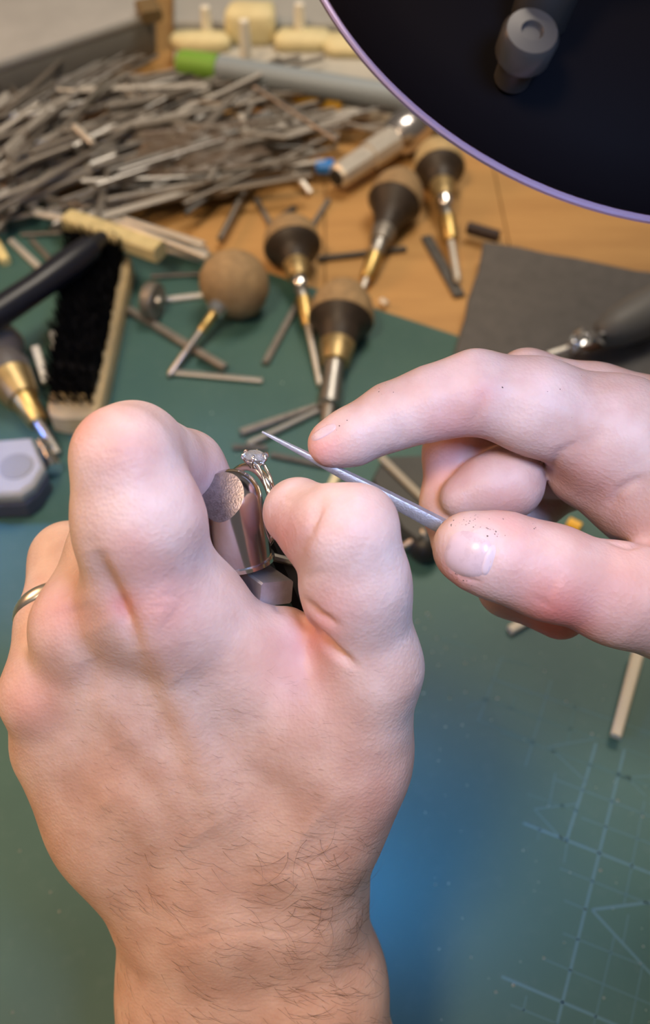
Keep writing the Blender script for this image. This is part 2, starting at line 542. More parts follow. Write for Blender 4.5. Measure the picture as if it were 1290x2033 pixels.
def skin_material():
    if 'skin' in MATS: return MATS['skin']
    m = bpy.data.materials.new('skin'); m.use_nodes = True
    nt = m.node_tree; n = nt.nodes; l = nt.links; b = n['Principled BSDF']
    tc = n.new('ShaderNodeTexCoord')
    no = n.new('ShaderNodeTexNoise'); no.inputs['Scale'].default_value = 95; no.inputs['Detail'].default_value = 5
    l.new(tc.outputs['Object'], no.inputs['Vector'])
    r1 = n.new('ShaderNodeValToRGB')
    r1.color_ramp.elements[0].position = 0.36; r1.color_ramp.elements[0].color = (0.51, 0.33, 0.285, 1)
    r1.color_ramp.elements[1].position = 0.68; r1.color_ramp.elements[1].color = (0.63, 0.455, 0.415, 1)
    l.new(no.outputs['Fac'], r1.inputs[0])
    at = n.new('ShaderNodeAttribute'); at.attribute_name = 'redness'
    mx = n.new('ShaderNodeMix'); mx.data_type = 'RGBA'
    mx.inputs['B'].default_value = (0.60, 0.20, 0.17, 1)
    cl = n.new('ShaderNodeMath'); cl.operation = 'MULTIPLY'; cl.use_clamp = True; cl.inputs[1].default_value = 1.0
    l.new(at.outputs['Fac'], cl.inputs[0]); l.new(cl.outputs[0], mx.inputs['Factor'])
    ta = n.new('ShaderNodeAttribute'); ta.attribute_name = 'tan'  # mask of the warm wrist light put into the skin colour
    mt = n.new('ShaderNodeMix'); mt.data_type = 'RGBA'; mt.blend_type = 'MULTIPLY'
    mt.inputs['B'].default_value = (1.10, 0.93, 0.74, 1)  # warm light painted over the pale skin towards the wrist
    l.new(ta.outputs['Fac'], mt.inputs['Factor']); l.new(r1.outputs[0], mt.inputs['A'])
    l.new(mt.outputs['Result'], mx.inputs['A']); l.new(mx.outputs['Result'], b.inputs['Base Color'])
    b.inputs['Roughness'].default_value = 0.52
    b.inputs['Specular IOR Level'].default_value = 0.35
    b.inputs['Subsurface Weight'].default_value = 0.25
    b.inputs['Subsurface Radius'].default_value = (1.0, 0.35, 0.2)
    b.inputs['Subsurface Scale'].default_value = 0.003
    # pores and fine lines
    vo = n.new('ShaderNodeTexVoronoi'); vo.inputs['Scale'].default_value = 1300; vo.feature = 'F1'
    l.new(tc.outputs['Object'], vo.inputs['Vector'])
    n2 = n.new('ShaderNodeTexNoise'); n2.inputs['Scale'].default_value = 800; n2.inputs['Detail'].default_value = 3
    l.new(tc.outputs['Object'], n2.inputs['Vector'])
    ad = n.new('ShaderNodeMath'); ad.operation = 'ADD'
    l.new(vo.outputs['Distance'], ad.inputs[0]); l.new(n2.outputs['Fac'], ad.inputs[1])
    bp = n.new('ShaderNodeBump'); bp.inputs['Strength'].default_value = 0.22; bp.inputs['Distance'].default_value = 0.0003
    l.new(ad.outputs[0], bp.inputs['Height']); l.new(bp.outputs[0], b.inputs['Normal'])
    MATS['skin'] = m
    return m


# ---- the left hand, back of the hand towards the viewer
STEP = 0.6
lo = C(-160, 780, 165) - 6; lo = np.array([-84.0, -24.0, 138.0])
F = Field(lo, (48.0, 202.0, 250.0), STEP)
# palm and forearm
palm = F
palm.chain([(306, 1205, 173, 11.4), (400, 1480, 189, 13.5), (470, 1750, 203, 15)], 10)
palm.chain([(165, 1245, 180, 9.6), (300, 1520, 193, 12), (420, 1760, 205, 15)], 10)
palm.chain([(95, 1378, 187, 9.4), (230, 1590, 199, 11.5), (380, 1790, 208, 13.5)], 9)
palm.chain([(118, 1480, 196, 9.2), (225, 1640, 203, 11.0), (365, 1830, 211, 12.5)], 9)
palm.chain([(372, 1840, 213, 13), (376, 1950, 217, 15), (370, 2160, 222, 18), (372, 2560, 210, 19)], 10)
palm.chain([(470, 1780, 208, 15), (500, 2160, 221, 20), (500, 2560, 209, 22)], 10)
palm.chain([(600, 1800, 210, 13.6), (622, 1950, 215, 15.2), (650, 2160, 221, 17.5), (672, 2560, 209, 19)], 10)
# thumb side: metacarpal, interosseous mass, web
palm.chain([(590, 1760, 206, 14), (680, 1500, 191, 12.4), (735, 1325, 179, 9.6)], 10)
palm.chain([(415, 1360, 183, 12.5), (560, 1600, 199, 14)], 10)
palm.chain([(595, 1455, 188, 12.0), (610, 1600, 198, 13)], 12)
palm.chain([(315, 1190, 174, 10.8), (375, 1222, 176, 10.4), (478, 1318, 181, 9.0), (585, 1390, 184, 8.6), (690, 1395, 183, 9)], 7)
palm.chain([(500, 1290, 182, 6.0), (572, 1256, 181, 5.0)], 5)
# heel of the hand on the far side
palm.chain([(250, 1420, 206, 12), (430, 1700, 222, 15)], 10)
palm.chain([(640, 1500, 204, 13), (560, 1720, 220, 15)], 10)
# thumb
th = F.like().chain([(735, 1325, 179, 9.5), (705, 1160, 171, 9.5), (692, 1064, 167, 8.9)], 5)
th.chain([(692, 1064, 167, 8.7), (640, 1052, 173, 7.9), (592, 1018, 178, 7.0)], 2.5)
th.chain([(655, 1034, 169, 6.2), (722, 1026, 168.5, 5.4)], 3)
F.merge(th, 4.5)
# index finger
fi = F.like().chain([(307, 1205, 171.5, 11.2), (277, 1040, 164.3, 10.3), (246, 908, 160.5, 8.7)], 8)
fi.chain([(244, 908, 160.5, 8.6), (266, 896, 167, 8.6), (370, 930, 187, 7.4), (425, 992, 194, 6.4)], 3)
F.merge(fi, 6.0)
# middle finger
fm = F.like().chain([(165, 1245, 180, 9.6), (222, 1090, 186, 8.4), (250, 985, 190, 8.2), (330, 1040, 212, 7.6), (420, 1120, 215, 6.6)], 3)
F.merge(fm, 4.0)
# ring finger
RING_A, RING_B = (95, 1378, 187), (138, 1114, 207)
fr = F.like().chain([(95, 1378, 187, 9.4), (114, 1240, 197, 8.4), (138, 1114, 207, 8.5), (230, 1150, 224, 7.6), (330, 1200, 218, 6.6)], 3)
F.merge(fr, 2.2)
# little finger
fl = F.like().chain([(118, 1480, 196, 9.2), (118, 1330, 208, 7.6), (160, 1240, 217, 7.2), (240, 1260, 226, 6.6), (320, 1310, 224, 5.8)], 3)
F.merge(fl, 2.2)
lv, lf = F.mesh()
lv = smooth_mesh(lv, lf, 5)
lv = sculpt(lv, lf, [
    # tendons and the hollows between them
    ([(310, 1260), (370, 1450), (430, 1640)], 42, 0.9), ([(160, 1320), (290, 1520), (400, 1690)], 30, 0.9),
    ([(110, 1450), (230, 1620)], 24, 0.6),
    ([(200, 1230), (300, 1440), (420, 1660)], 55, -2.6), ([(340, 1340), (480, 1540), (620, 1660)], 65, -2.8),
    ([(230, 1470), (300, 1570), (380, 1680)], 46, -1.2), ([(140, 1470), (175, 1540), (210, 1600)], 26, -0.6),
    ([(600, 1720), (660, 1660), (710, 1600)], 40, -0.5), ([(640, 1760), (660, 1960)], 30, 0.5),
    # groove between the knuckles of index and middle finger
    ([(182, 1085), (200, 1135), (226, 1190), (250, 1245), (275, 1310)], 22, -1.8), ([(228, 1190), (252, 1250)], 16, -0.8), ([(290, 1190), (340, 1225)], 40, 0.4),
    ([(310, 1185), (340, 1180), (365, 1200)], 4, -0.18), ([(290, 1206), (335, 1202)], 4, -0.15),
    ([(130, 1180), (140, 1215)], 40, 0.5), ([(165, 1310), (190, 1390)], 22, -0.6),
    # thumb folds
    ([(594, 1222), (630, 1262), (668, 1298), (705, 1322)], 9, -2.0), ([(598, 1186), (632, 1222), (672, 1244)], 9, -1.2),
    ([(596, 1152), (622, 1142), (650, 1134)], 9, -0.25), ([(592, 1100), (612, 1060), (632, 1010), (640, 985)], 12, -0.6),
    ([(545, 1195), (560, 1215)], 7, -0.6),
    ([(690, 985), (730, 975)], 20, 0.3), ([(600, 975), (625, 968), (640, 972)], 4, -0.35),
    ([(560, 985), (585, 1000)], 3, -0.2), ([(640, 1010), (620, 1040)], 3, -0.25),
    ([(665, 1000), (700, 1006), (745, 1002)], 3, -0.10), ([(670, 1016), (705, 1022), (742, 1016)], 3, -0.09),
    # index finger joint
    ([(180, 870), (240, 880), (310, 870)], 4, -0.10), ([(190, 895), (240, 902), (300, 895)], 4, -0.10),
    ([(215, 850), (275, 850)], 4, -0.08),
    # wrist
    ([(300, 1880), (450, 1850), (600, 1850), (700, 1820)], 8, -0.15), ([(430, 1740), (560, 1730), (690, 1700)], 9, -0.15),
])
left_hand = hand_object('hand', lv, lf,
    [(170, 840, 50, .35), (260, 900, 90, .22), (320, 1200, 75, .5), (120, 1220, 60, .4), (60, 1390, 60, .3), (560, 1060, 60, .5),
     (660, 1200, 60, .25), (625, 1260, 50, .45), (240, 1200, 30, .5), (600, 1330, 100, .25), (790, 1600, 120, .3), (700, 1010, 70, .12), (260, 1080, 60, .2), (430, 970, 60, .35)],
    'left hand seen from its back, hairy wrist at the bottom edge, gripping the ring clamp', (1150, 1800))

# ---- the right hand, thumb nail towards the viewer
R = Field((-10.0, -42.0, 158.0), (165.0, 80.0, 246.0), STEP)
R.chain([(1225, 862, 187, 11.4), (1400, 960, 192, 17), (1650, 1150, 205, 24)], 8)
R.chain([(1330, 852, 206, 11.5), (1480, 1000, 210, 17), (1700, 1200, 215, 24)], 8)
R.chain([(1165, 928, 196, 8.8), (1310, 955, 196, 13.5), (1480, 1020, 205, 20)], 8)
R.chain([(1330, 930, 222, 11), (1500, 1050, 225, 16)], 8)
R.chain([(1420, 1225, 189, 13.5), (1600, 1200, 205, 22)], 8)
R.chain([(1340, 1010, 200, 10), (1420, 1160, 198, 12)], 8)
t = R.like().chain([(926, 1086, 177, 6.2), (945, 1094, 176.5, 6.7), (1000, 1106, 177, 8.0), (1090, 1136, 178, 8.75), (1230, 1180, 181, 9.7), (1420, 1228, 189, 13.2)], 4)
R.merge(t, 5)
t = R.like().chain([(656, 882, 186, 4.7), (700, 866, 186, 5.3), (778, 827, 186, 6.2), (860, 800, 185, 6.9), (945, 779, 184.5, 7.8), (1060, 806, 185, 9.2), (1225, 862, 187, 11.4)], 4)
R.merge(t, 4)
t = R.like().chain([(1330, 852, 206, 11.2), (1180, 800, 208, 8.6), (1045, 758, 206, 6.9), (912, 900, 206, 7.8), (906, 1000, 203, 7.6), (912, 1070, 199, 6.4)], 3)
R.merge(t, 1.6)
t = R.like().chain([(916, 988, 194, 4.7), (960, 970, 194.5, 6.2), (1006, 958, 195.5, 7.4), (1004, 925, 213, 6.6), (1330, 930, 216, 10)], 3)
R.merge(t, 1.4)
t = R.like().chain([(1330, 930, 222, 10), (1120, 950, 229, 7.4), (985, 1060, 216, 6.6), (1010, 1165, 204, 6.4), (1112, 1214, 201, 6.2)], 3)
R.merge(t, 1.4)
rv, rf = R.mesh()
rv = smooth_mesh(rv, rf, 5)
rv = sculpt(rv, rf, [
    ([(932, 850), (948, 820), (956, 790)], 8, -0.25), ([(792, 885), (800, 850)], 7, -0.2), ([(960, 775), (962, 805)], 10, -0.12),
    ([(750, 782), (760, 778)], 4, -0.25), ([(905, 708), (925, 700), (960, 698)], 12, 0.15),
    # nail bed of the thumb, folds round it
    ([(985, 1066), (979, 1100), (966, 1140)], 5, -0.4), ([(925, 1062), (955, 1050), (985, 1062)], 6, 0.35), ([(890, 1120), (920, 1148), (960, 1158)], 5, -0.35),
    ([(1090, 1110), (1100, 1150), (1085, 1200)], 7, -0.22), ([(1112, 1120), (1118, 1160)], 5, -0.15), ([(1060, 1185), (1100, 1210)], 6, -0.2),
    # palm creases
    ([(1078, 960), (1110, 900), (1160, 870)], 9, -0.4), ([(1210, 1012), (1228, 975), (1262, 955), (1290, 950)], 11, -0.6), ([(1195, 1068), (1250, 1084), (1290, 1076)], 6, -0.8),
    ([(1150, 905), (1200, 850)], 14, -0.25),
])
right_hand = hand_object('hand', rv, rf,
    [(640, 890, 45, .55), (960, 780, 30, .3), (900, 830, 70, .22), (1020, 1060, 60, .25), (1060, 1180, 90, .3), (1110, 1250, 80, .9), (1160, 960, 80, .28),
     (1250, 1150, 120, .28), (880, 930, 60, .35), (900, 1150, 50, .5), (900, 870, 60, .2), (1000, 1000, 50, .2)],
    'right hand reaching in from the right edge, pinching a file between thumb and fingers')
# ------------------------------------------------------------------ what the hands hold
def cam_dir(v):
    v = np.asarray(v, float)
    return Vector(cam2world(v) - cam2world(np.zeros(3))).normalized()


clamp = Root('ring_clamp', P(470, 1120, 195), 'steel ring clamp with round mandrel gripped in the left hand', 'clamp')
# a round topped post with a slanting flat ground on its near side
pax = np.array((0.13, 0.94, 0.34)); pax /= np.linalg.norm(pax)
pc = C(459, 993, 184)
bm = bmesh.new()
t_ = MB()
wa = cam_dir(pax); w0 = Vector(cam2world(pc)); PR = 6.35
t_.lathe(w0, wa, [(-math.cos(q) * PR * MM, math.sin(q) * PR * MM) for q in np.linspace(0.02, math.pi / 2, 20)] + [(6 * MM, PR * MM), (13.2 * MM, PR * MM)], 64)
vs_ = [bm.verts.new(v) for v in t_.v]
for f in t_.f: bm.faces.new([vs_[i] for i in f])
fn = cam_dir((-0.36, -0.20, -0.92)); fp = w0 + fn * 4.1 * MM
bmesh.ops.bisect_plane(bm, geom=bm.verts[:] + bm.edges[:] + bm.faces[:], plane_co=fp, plane_no=fn, clear_outer=True)
cut = [v for v in bm.verts if abs((v.co - fp).dot(fn)) < 1e-7]
cen = sum((v.co for v in cut), Vector()) / len(cut)
fu = fn.orthogonal().normalized(); fv = fn.cross(fu)
cut.sort(key=lambda v: math.atan2((v.co - cen).dot(fv), (v.co - cen).dot(fu)))
loop = [v.co.copy() for v in cut]
m = MB(); m.v = [tuple(v.co) for v in bm.verts]
bm.verts.index_update(); m.f = [tuple(v.index for v in f.verts) for f in bm.faces]; bm.free()
m.build('mandrel', mat('polished_steel', (0.62, 0.60, 0.66), 0.17, 1.0), clamp)
m = MB(); m.ring_loft([[p - fn * 0.4 * MM for p in loop], loop, [cen + (p - cen) * 0.95 + fn * 0.06 * MM for p in loop]])
m.build('mandrel_face', mat('scratched_face', (0.40, 0.33, 0.33), 0.42, 0.9, 0.35, 900, 0.3, 2500), clamp)
m = MB(); m.lathe(w0 + wa * 12.6 * MM, wa, [(0, 6.3 * MM), (0.2 * MM, 6.9 * MM), (1.0 * MM, 6.9 * MM), (1.2 * MM, 6.0 * MM)], 48)
m.build('collar', CHROME, clamp)
# jaw block below the mandrel and the dark handle behind it
m = MB(); m.bar(P(466, 1118, 199), P(549, 1178, 183), 7.2 * MM, 5.0 * MM, up=cam_dir((0.25, -0.8, -0.5)), bev=0.08)
m.build('jaw_block', mat('satin_steel', (0.55, 0.52, 0.56), 0.4, 0.8, 0.2, 500), clamp)
m = MB(); m.bar(P(528, 1000, 205), P(640, 1250, 204), 12 * MM, 13 * MM, up=cam_dir((0.3, -0.3, -0.9)), bev=0.12)
m.build('grip', BLACK, clamp)
m = MB(); m.bar(P(540, 1105, 197), P(600, 1120, 197), 1.8 * MM, 1.8 * MM, bev=0.3)
m.build('adjusting_pin', DULL, clamp)

# the ring
u_ = np.array((0.10, -0.93, -0.35)); u_ /= np.linalg.norm(u_)
s_ = np.array((0.62, 0.30, -0.72)); s_ -= u_ * (s_ @ u_); s_ /= np.linalg.norm(s_)
n_ = np.cross(u_, s_)
stone = C(506, 906, 188)
base_c = stone - u_ * 2.5                        # top of the band
rc = base_c - u_ * 8.9
ring = Root('diamond_ring', Vector(cam2world(rc)), 'white gold solitaire ring with a round diamond, slid over the clamp mandrel', 'ring')
GOLD = mat('white_gold', (0.86, 0.80, 0.74), 0.13, 1.0)
rings = []
for i in range(64):
    t = 2 * math.pi * i / 64
    rad = s_ * math.cos(t) + u_ * math.sin(t)
    w = 1.15 - 0.3 * max(0, math.sin(t)) ** 6; h = 0.9
    c = rc + rad * 8.7
    rings.append([Vector(cam2world(c + rad * h * math.cos(q) + n_ * w * math.sin(q))) for q in np.arange(10) * 2 * math.pi / 10])
m = MB(); m.ring_loft(rings + [rings[0]], False, False); m.build('band', GOLD, ring, smooth=60)


def gem(c, up, r):
    """round brilliant: table, crown, girdle, pavilion"""
    up = np.array(up); a = np.cross(up, (0.3, 0.5, 0.8)); a /= np.linalg.norm(a); b = np.cross(up, a)

    def rg(n, rr, z, off=0):
        return [Vector(cam2world(c + (a * math.cos(2 * math.pi * (i + off) / n) + b * math.sin(2 * math.pi * (i + off) / n)) * rr * r + up * z * r)) for i in range(n)]
    T, S, G1, G2 = rg(8, .56, .34), rg(8, .80, .20, .5), rg(16, 1, .03), rg(16, 1, -.02)
    V, cul = rg(8, .45, -.50, .5), [Vector(cam2world(c - up * .86 * r))]
    v = T + S + G1 + G2 + V + cul; f = [tuple(range(8))]
    for i in range(8):
        j = (i + 1) % 8
        f += [(i, 8 + i, j), (i, 16 + 2 * i, 8 + i), (i, 8 + (i - 1) % 8, 16 + 2 * i), (8 + i, 16 + 2 * i, 16 + 2 * i + 1), (8 + i, 16 + 2 * i + 1, 16 + (2 * i + 2) % 16)]
        f += [(32 + 2 * i, 48 + i, 32 + 2 * i + 1), (32 + 2 * i + 1, 48 + i, 32 + (2 * i + 2) % 16), (32 + 2 * i, 48 + (i - 1) % 8, 48 + i), (48 + (i - 1) % 8, 56, 48 + i)]
    for i in range(16):
        j = (i + 1) % 16; f.append((16 + i, 32 + i, 32 + j, 16 + j))
    return v, f


m = MB(); m.add(*gem(stone, u_, 2.75))
m.build('diamond', mat('diamond_glass', (0.95, 0.96, 1.0), 0.0, 0, trans=0.82, ior=2.2), ring, smooth=0)
g = [Vector(cam2world(stone - u_ * 0.9 + (s_ * math.cos(t) + n_ * math.sin(t)) * 1.9)) for t in np.linspace(0, 2 * math.pi, 25)]
m = MB(); m.tube(g, .25 * MM, 6); gal = m.build('setting', CHROME, ring, smooth=60)
for k in range(6):
    a = 2 * math.pi * k / 6 + 0.3
    rad = s_ * math.cos(a) + n_ * math.sin(a)
    m = MB(); m.tube([Vector(cam2world(p)) for p in (base_c + rad * .5, stone - u_ * 1.0 + rad * 1.9, stone + rad * 2.85, stone + u_ * .55 + rad * 2.6, stone + u_ * .75 + rad * 2.1)], [.35 * MM, .34 * MM, .34 * MM, .36 * MM, .2 * MM], 8)
    m.build('prong', CHROME, gal, smooth=60)
for sgn in (-1, 1):                              # raised shoulders that run up to the setting
    pts = [rc + (s_ * math.cos(t) + u_ * math.sin(t)) * r + n_ * sgn * 0.8 for t, r in ((0.75, 8.9), (1.05, 9.6), (1.30, 10.3), (1.45, 10.9))]
    m = MB(); m.tube([Vector(cam2world(p)) for p in pts], [.35 * MM] * 4, 8); m.build('shoulder', GOLD, ring, smooth=60)

# the needle file
fd = P(1010, 1114, 190) - P(520, 857, 181)
fa, fb = P(520, 857, 185), P(1010, 1114, 190)
nf = Root('needle_file', fa, 'slim tapering needle file pinched in the right hand, tip above the ring', 'file')
up_f = cam_dir((0.45, -0.75, -0.5))
m = MB(); L = lambda t: fa + (fb - fa) * t


def fsec(t, w, h):
    d = (fb - fa).normalized(); uu = d.cross(up_f).normalized(); vv = uu.cross(d)
    return [L(t) + uu * x * w * MM + vv * y * h * MM for x, y in ((.5, .32), (.38, .5), (-.38, .5), (-.5, .32), (-.5, -.32), (-.38, -.5), (.38, -.5), (.5, -.32))]


m.ring_loft([fsec(0, .35, .3), fsec(.03, .6, .6), fsec(.2, 1.3, 1.3), fsec(.45, 1.8, 2.4), fsec(.7, 2.0, 3.0), fsec(1, 2.0, 3.1)])
m.build('blade', mat('file_steel', (0.60, 0.60, 0.66), 0.48, 0.75, 0.2, 900, 0.3, 2500), nf)

# silver band on the ring finger
ra, rb_ = C(*RING_A), C(*RING_B)
ad = (rb_ - ra) / np.linalg.norm(rb_ - ra); rcen = ra + (rb_ - ra) * 0.60
e1 = np.cross(ad, (1, 0, 0)); e1 /= np.linalg.norm(e1); e2 = np.cross(ad, e1)
tilt = e1 * 0.02
rings = []
for i in range(64):
    t = 2 * math.pi * i / 64
    rad = e1 * math.cos(t) + e2 * math.sin(t)
    c = rcen + rad * 9.15 + ad * rad[0] * 2.4
    rings.append([Vector(cam2world(c + rad * 0.75 * math.cos(q) + ad * 1.9 * math.sin(q) * (1 if abs(math.sin(q)) < .9 else .95))) for q in np.arange(12) * 2 * math.pi / 12])
m = MB(); m.ring_loft(rings + [rings[0]], False, False)
tag(m.build('finger_ring', mat('silver', (0.90, 0.88, 0.86), 0.28, 1.0), smooth=60), 'plain silver wedding band worn on the ring finger of the left hand', 'ring')

# ------------------------------------------------------------------ nails and hair
from mathutils.bvhtree import BVHTree


def ray_hit(bvh, px, py):
    d = C(px, py, 1.0); d = d / np.linalg.norm(d)
    return bvh.ray_cast(Vector((0, 0, 0)), Vector(d))


lbvh = BVHTree.FromPolygons(lv.tolist(), lf.tolist()); rbvh = BVHTree.FromPolygons(rv.tolist(), rf.tolist())


def nail(hand, bvh, c, ax_, la, lb, bulge, name, label, color):
    """a thin curved plate lying on the finger: c centre, ax_ direction towards the fingertip, in pixels"""
    axv = np.array(ax_, float); axv /= np.linalg.norm(axv); bx = np.array((-axv[1], axv[0]))
    N, Mr = 28, 7
    vs = []; fs = []
    for r in range(Mr + 1):
        for k in range(N):
            t = 2 * math.pi * k / N; rr = r / Mr
            q = 2.6
            ca, sa = math.cos(t), math.sin(t)
            x = abs(ca) ** (2 / q) * math.copysign(1, ca) * la * rr; y = abs(sa) ** (2 / q) * math.copysign(1, sa) * lb * rr
            p = np.array(c) + axv * x + bx * y
            hit = ray_hit(bvh, *p)
            if hit[0] is None: hit = ray_hit(bvh, *(np.array(c) + (p - np.array(c)) * 0.9))
            if hit[0] is None: return None
            n = hit[1]
            if n.dot(hit[0]) > 0: n = -n
            h = hit[0] + n * (bulge * (1 - rr ** 6) - 0.12 * (r == Mr))
            vs.append(cam2world(np.array(h)))
    for r in range(Mr):
        for k in range(N):
            fs.append((r * N + k, r * N + (k + 1) % N, (r + 1) * N + (k + 1) % N, (r + 1) * N + k))
    m = MB(); m.add([Vector(v) for v in vs], fs)
    o = m.build(name, color, hand, smooth=70)
    if label: o['label'] = label
    return o


NAIL = mat('nail', (0.60, 0.42, 0.42), 0.28, 0, 0.12, 300, coat=0.0)
nail(right_hand, rbvh, (930, 1100), (-0.93, -0.30), 50, 47, 0.28, 'thumbnail', 'short pale thumbnail', NAIL)
nail(right_hand, rbvh, (969, 1112), (-0.93, -0.30), 11, 33, 0.34, 'lunula', 'whitish base of the thumbnail', mat('pale_nail', (0.63, 0.46, 0.465), 0.45))
nail(right_hand, rbvh, (642, 858), (-0.85, 0.5), 30, 10, 0.18, 'fingernail', 'index fingernail seen edge on', NAIL)
nail(left_hand, lbvh, (578, 963), (-0.95, -0.1), 38, 12, 0.18, 'thumbnail', 'thumbnail seen edge on', NAIL)

gm = MB(); rg_ = random.Random(9)
for (x0, y0, x1, y1, n) in ((885, 1044, 950, 1026, 26), (950, 1040, 985, 1062, 16), (905, 1130, 945, 1172, 14), (620, 862, 690, 832, 8), (748, 784, 770, 772, 6), (800, 745, 1180, 830, 5), (1000, 1030, 1100, 1060, 5)):
    for k in range(n):
        t = rg_.random(); px, py = x0 + (x1 - x0) * t + rg_.gauss(0, 8), y0 + (y1 - y0) * rg_.random() * (1 if x1 - x0 > 300 else 0) + (y1 - y0) * t * (0 if x1 - x0 > 300 else 1) + rg_.gauss(0, 6)
        hit = ray_hit(rbvh, px, py)
        if hit[0] is None: continue
        nn = hit[1] if hit[1].dot(hit[0]) < 0 else -hit[1]
        e = nn.orthogonal().normalized(); f = nn.cross(e); r = rg_.uniform(.06, .2)
        q = [hit[0] + nn * .03 + (e * math.cos(w_) * rg_.uniform(.5, 1.2) + f * math.sin(w_) * rg_.uniform(.4, 1)) * r for w_ in (0, 1.3, 2.5, 3.8, 5)]
        gm.add([Vector(cam2world(np.array(v))) for v in q] + [Vector(cam2world(np.array(hit[0] + nn * (.05 + r * .4))))], [(0, 1, 5), (1, 2, 5), (2, 3, 5), (3, 4, 5), (4, 0, 5)])
o = gm.build('grime', mat('polishing_grime', (0.05, 0.035, 0.03), 0.6), right_hand, smooth=0); o['kind'] = 'stuff'
hr = random.Random(3)
hair = MB()
made = 0


def add_hair(px, py, L_mm, ang, curl, w):
    hit = ray_hit(lbvh, px, py)
    if hit[0] is None: return
    n = np.array(hit[1]); p = np.array(hit[0])
    if n @ p > 0: n = -n
    if -(n @ p) / np.linalg.norm(p) < 0.12: return
    d = np.array((math.cos(ang), math.sin(ang), 0)); d = d - n * (d @ n); d /= np.linalg.norm(d)
    e = np.cross(n, d)
    pts = []
    for i in range(6):
        t = i / 5
        q = p + d * L_mm * t + e * curl * L_mm * t * t + n * (0.05 + 0.9 * L_mm * 0.16 * math.sin(t * 2.4))
        pts.append(Vector(cam2world(q)))
    hair.tube(pts, [w, w, w * .9, w * .8, w * .6, w * .25], 3)


for _ in range(430):                             # wrist and forearm
    y = 1640 + 420 * hr.random() ** 0.8; x = hr.uniform(200, 770)
    if hr.random() < 0.25: x = hr.uniform(560, 740)
    add_hair(x, y, hr.uniform(2.0, 7.0), hr.gauss(0.30, 0.35), hr.gauss(0, .25), 0.022 * MM)
for _ in range(40):                              # the wiry ones near the thumb side of the wrist
    add_hair(hr.uniform(560, 735), hr.uniform(1660, 1850), hr.uniform(4, 8), hr.choice((0.3, -0.3, 1.5, 2.8)) + hr.gauss(0, .3), hr.gauss(0, .6), 0.03 * MM)
for _ in range(420):                             # fine hair on the back of the hand
    add_hair(hr.uniform(120, 760), hr.uniform(1330, 1680), hr.uniform(1.0, 2.6), hr.gauss(0.25, 0.3), hr.gauss(0, .2), 0.012 * MM)
ho = hair.build('arm_hair', mat('dark_hair', (0.06, 0.038, 0.028), 0.5), left_hand, smooth=0)
ho['kind'] = 'stuff'

# ------------------------------------------------------------------ bench lamp
lc = Vector((65, 202, 237.6)) / 1000; LR = 74.3
ln = Vector((0.1, -0.5, 1)).normalized()
lamp = Root('bench_lamp', lc, 'large round black lampshade filling the top right corner', 'lamp')
m = MB(); m.lathe(lc, ln, [(r_z[1] * MM, r_z[0] * MM) for r_z in ((LR - 3, -1.5), (LR - 1.0, 0.6), (LR - 2.5, 3), (LR - 9, 7), (52, 12), (30, 15), (10, 16), (0, 16))][::-1], 128)
m.build('shade', mat('black_enamel', (0.0035, 0.003, 0.004), 0.55, 0, spec=0.015), lamp)
m = MB()
prof = [(-0.8, LR - 1.2), (-0.9, LR - 0.4), (-0.6, LR), (0.1, LR), (0.35, LR - 0.3), (0.3, LR - 1.0), (-0.8, LR - 1.2)]
m.lathe(lc, ln, [(a * MM, b * MM) for a, b in prof], 200)
m.build('rim', mat('violet_rim', (0.33, 0.25, 0.38), 0.35, 0.5), lamp)
def on_lamp(px, py, h):                          # the point h mm above the rim plane of the shade, seen at this pixel
    o = Vector((0, 0, CAM_H / 1000)); r = P(px, py, 100) - o
    return o + r * (((lc + ln * h * MM) - o).dot(ln) / r.dot(ln))


kp = on_lamp(1043, 92, 15)
m = MB(); m.lathe(kp - ln * .0075, ln, [(0, 3.0 * MM), (5 * MM, 3.2 * MM), (6 * MM, 4.5 * MM), (10 * MM, 4.6 * MM), (11 * MM, 4.0 * MM), (11.1 * MM, 1.8 * MM), (10.4 * MM, 1.4 * MM), (10.4 * MM, 0)], 32)
m.build('knob', mat('grey_knob', (0.045, 0.04, 0.038), 0.35, 0.2), lamp)
m = MB(); m.tube([on_lamp(1068, 40, 13), on_lamp(1090, -20, 18), on_lamp(1150, -160, 24), on_lamp(1400, -420, 40), on_lamp(1900, -900, 60)], [4.6 * MM, 4.8 * MM, 5.2 * MM, 6 * MM, 7 * MM], 16)
m.build('arm', mat('lamp_arm', (0.012, 0.011, 0.011), 0.5, 0.0), lamp)
m = MB(); m.lathe(lc + ln * .003, ln, [(0, 55 * MM), (1 * MM, 55 * MM), (1 * MM, 0)], 48)
m.build('reflector', mat('white_reflector', (0.8, 0.8, 0.8), 0.5), lamp)
bulb = area_light('bench_lamp_light', (65, 202, 238.5), tuple(lc * 1000 - ln * 200), 90, 0.45, (0.95, 0.92, 1.0))

# ------------------------------------------------------------------ graver handles
def handle(top, tip, R, parts, label, ztop=None, ztip=1.6, group='graver handles on the bench'):
    a = G(top[0], top[1], R if ztop is None else ztop); b = G(tip[0], tip[1], ztip)
    d = b - a; Ln = d.length
    # the head rests on its rim
    t = Root('mushroom_graver', (a.x, a.y, 0), label, 'graver', group)
    for name, material, prof in parts:
        m = MB(); m.lathe(a, d, [(p[0] * Ln, p[1] * MM) for p in prof], 32)
        m.build(name, material, t, smooth=40)
    return t


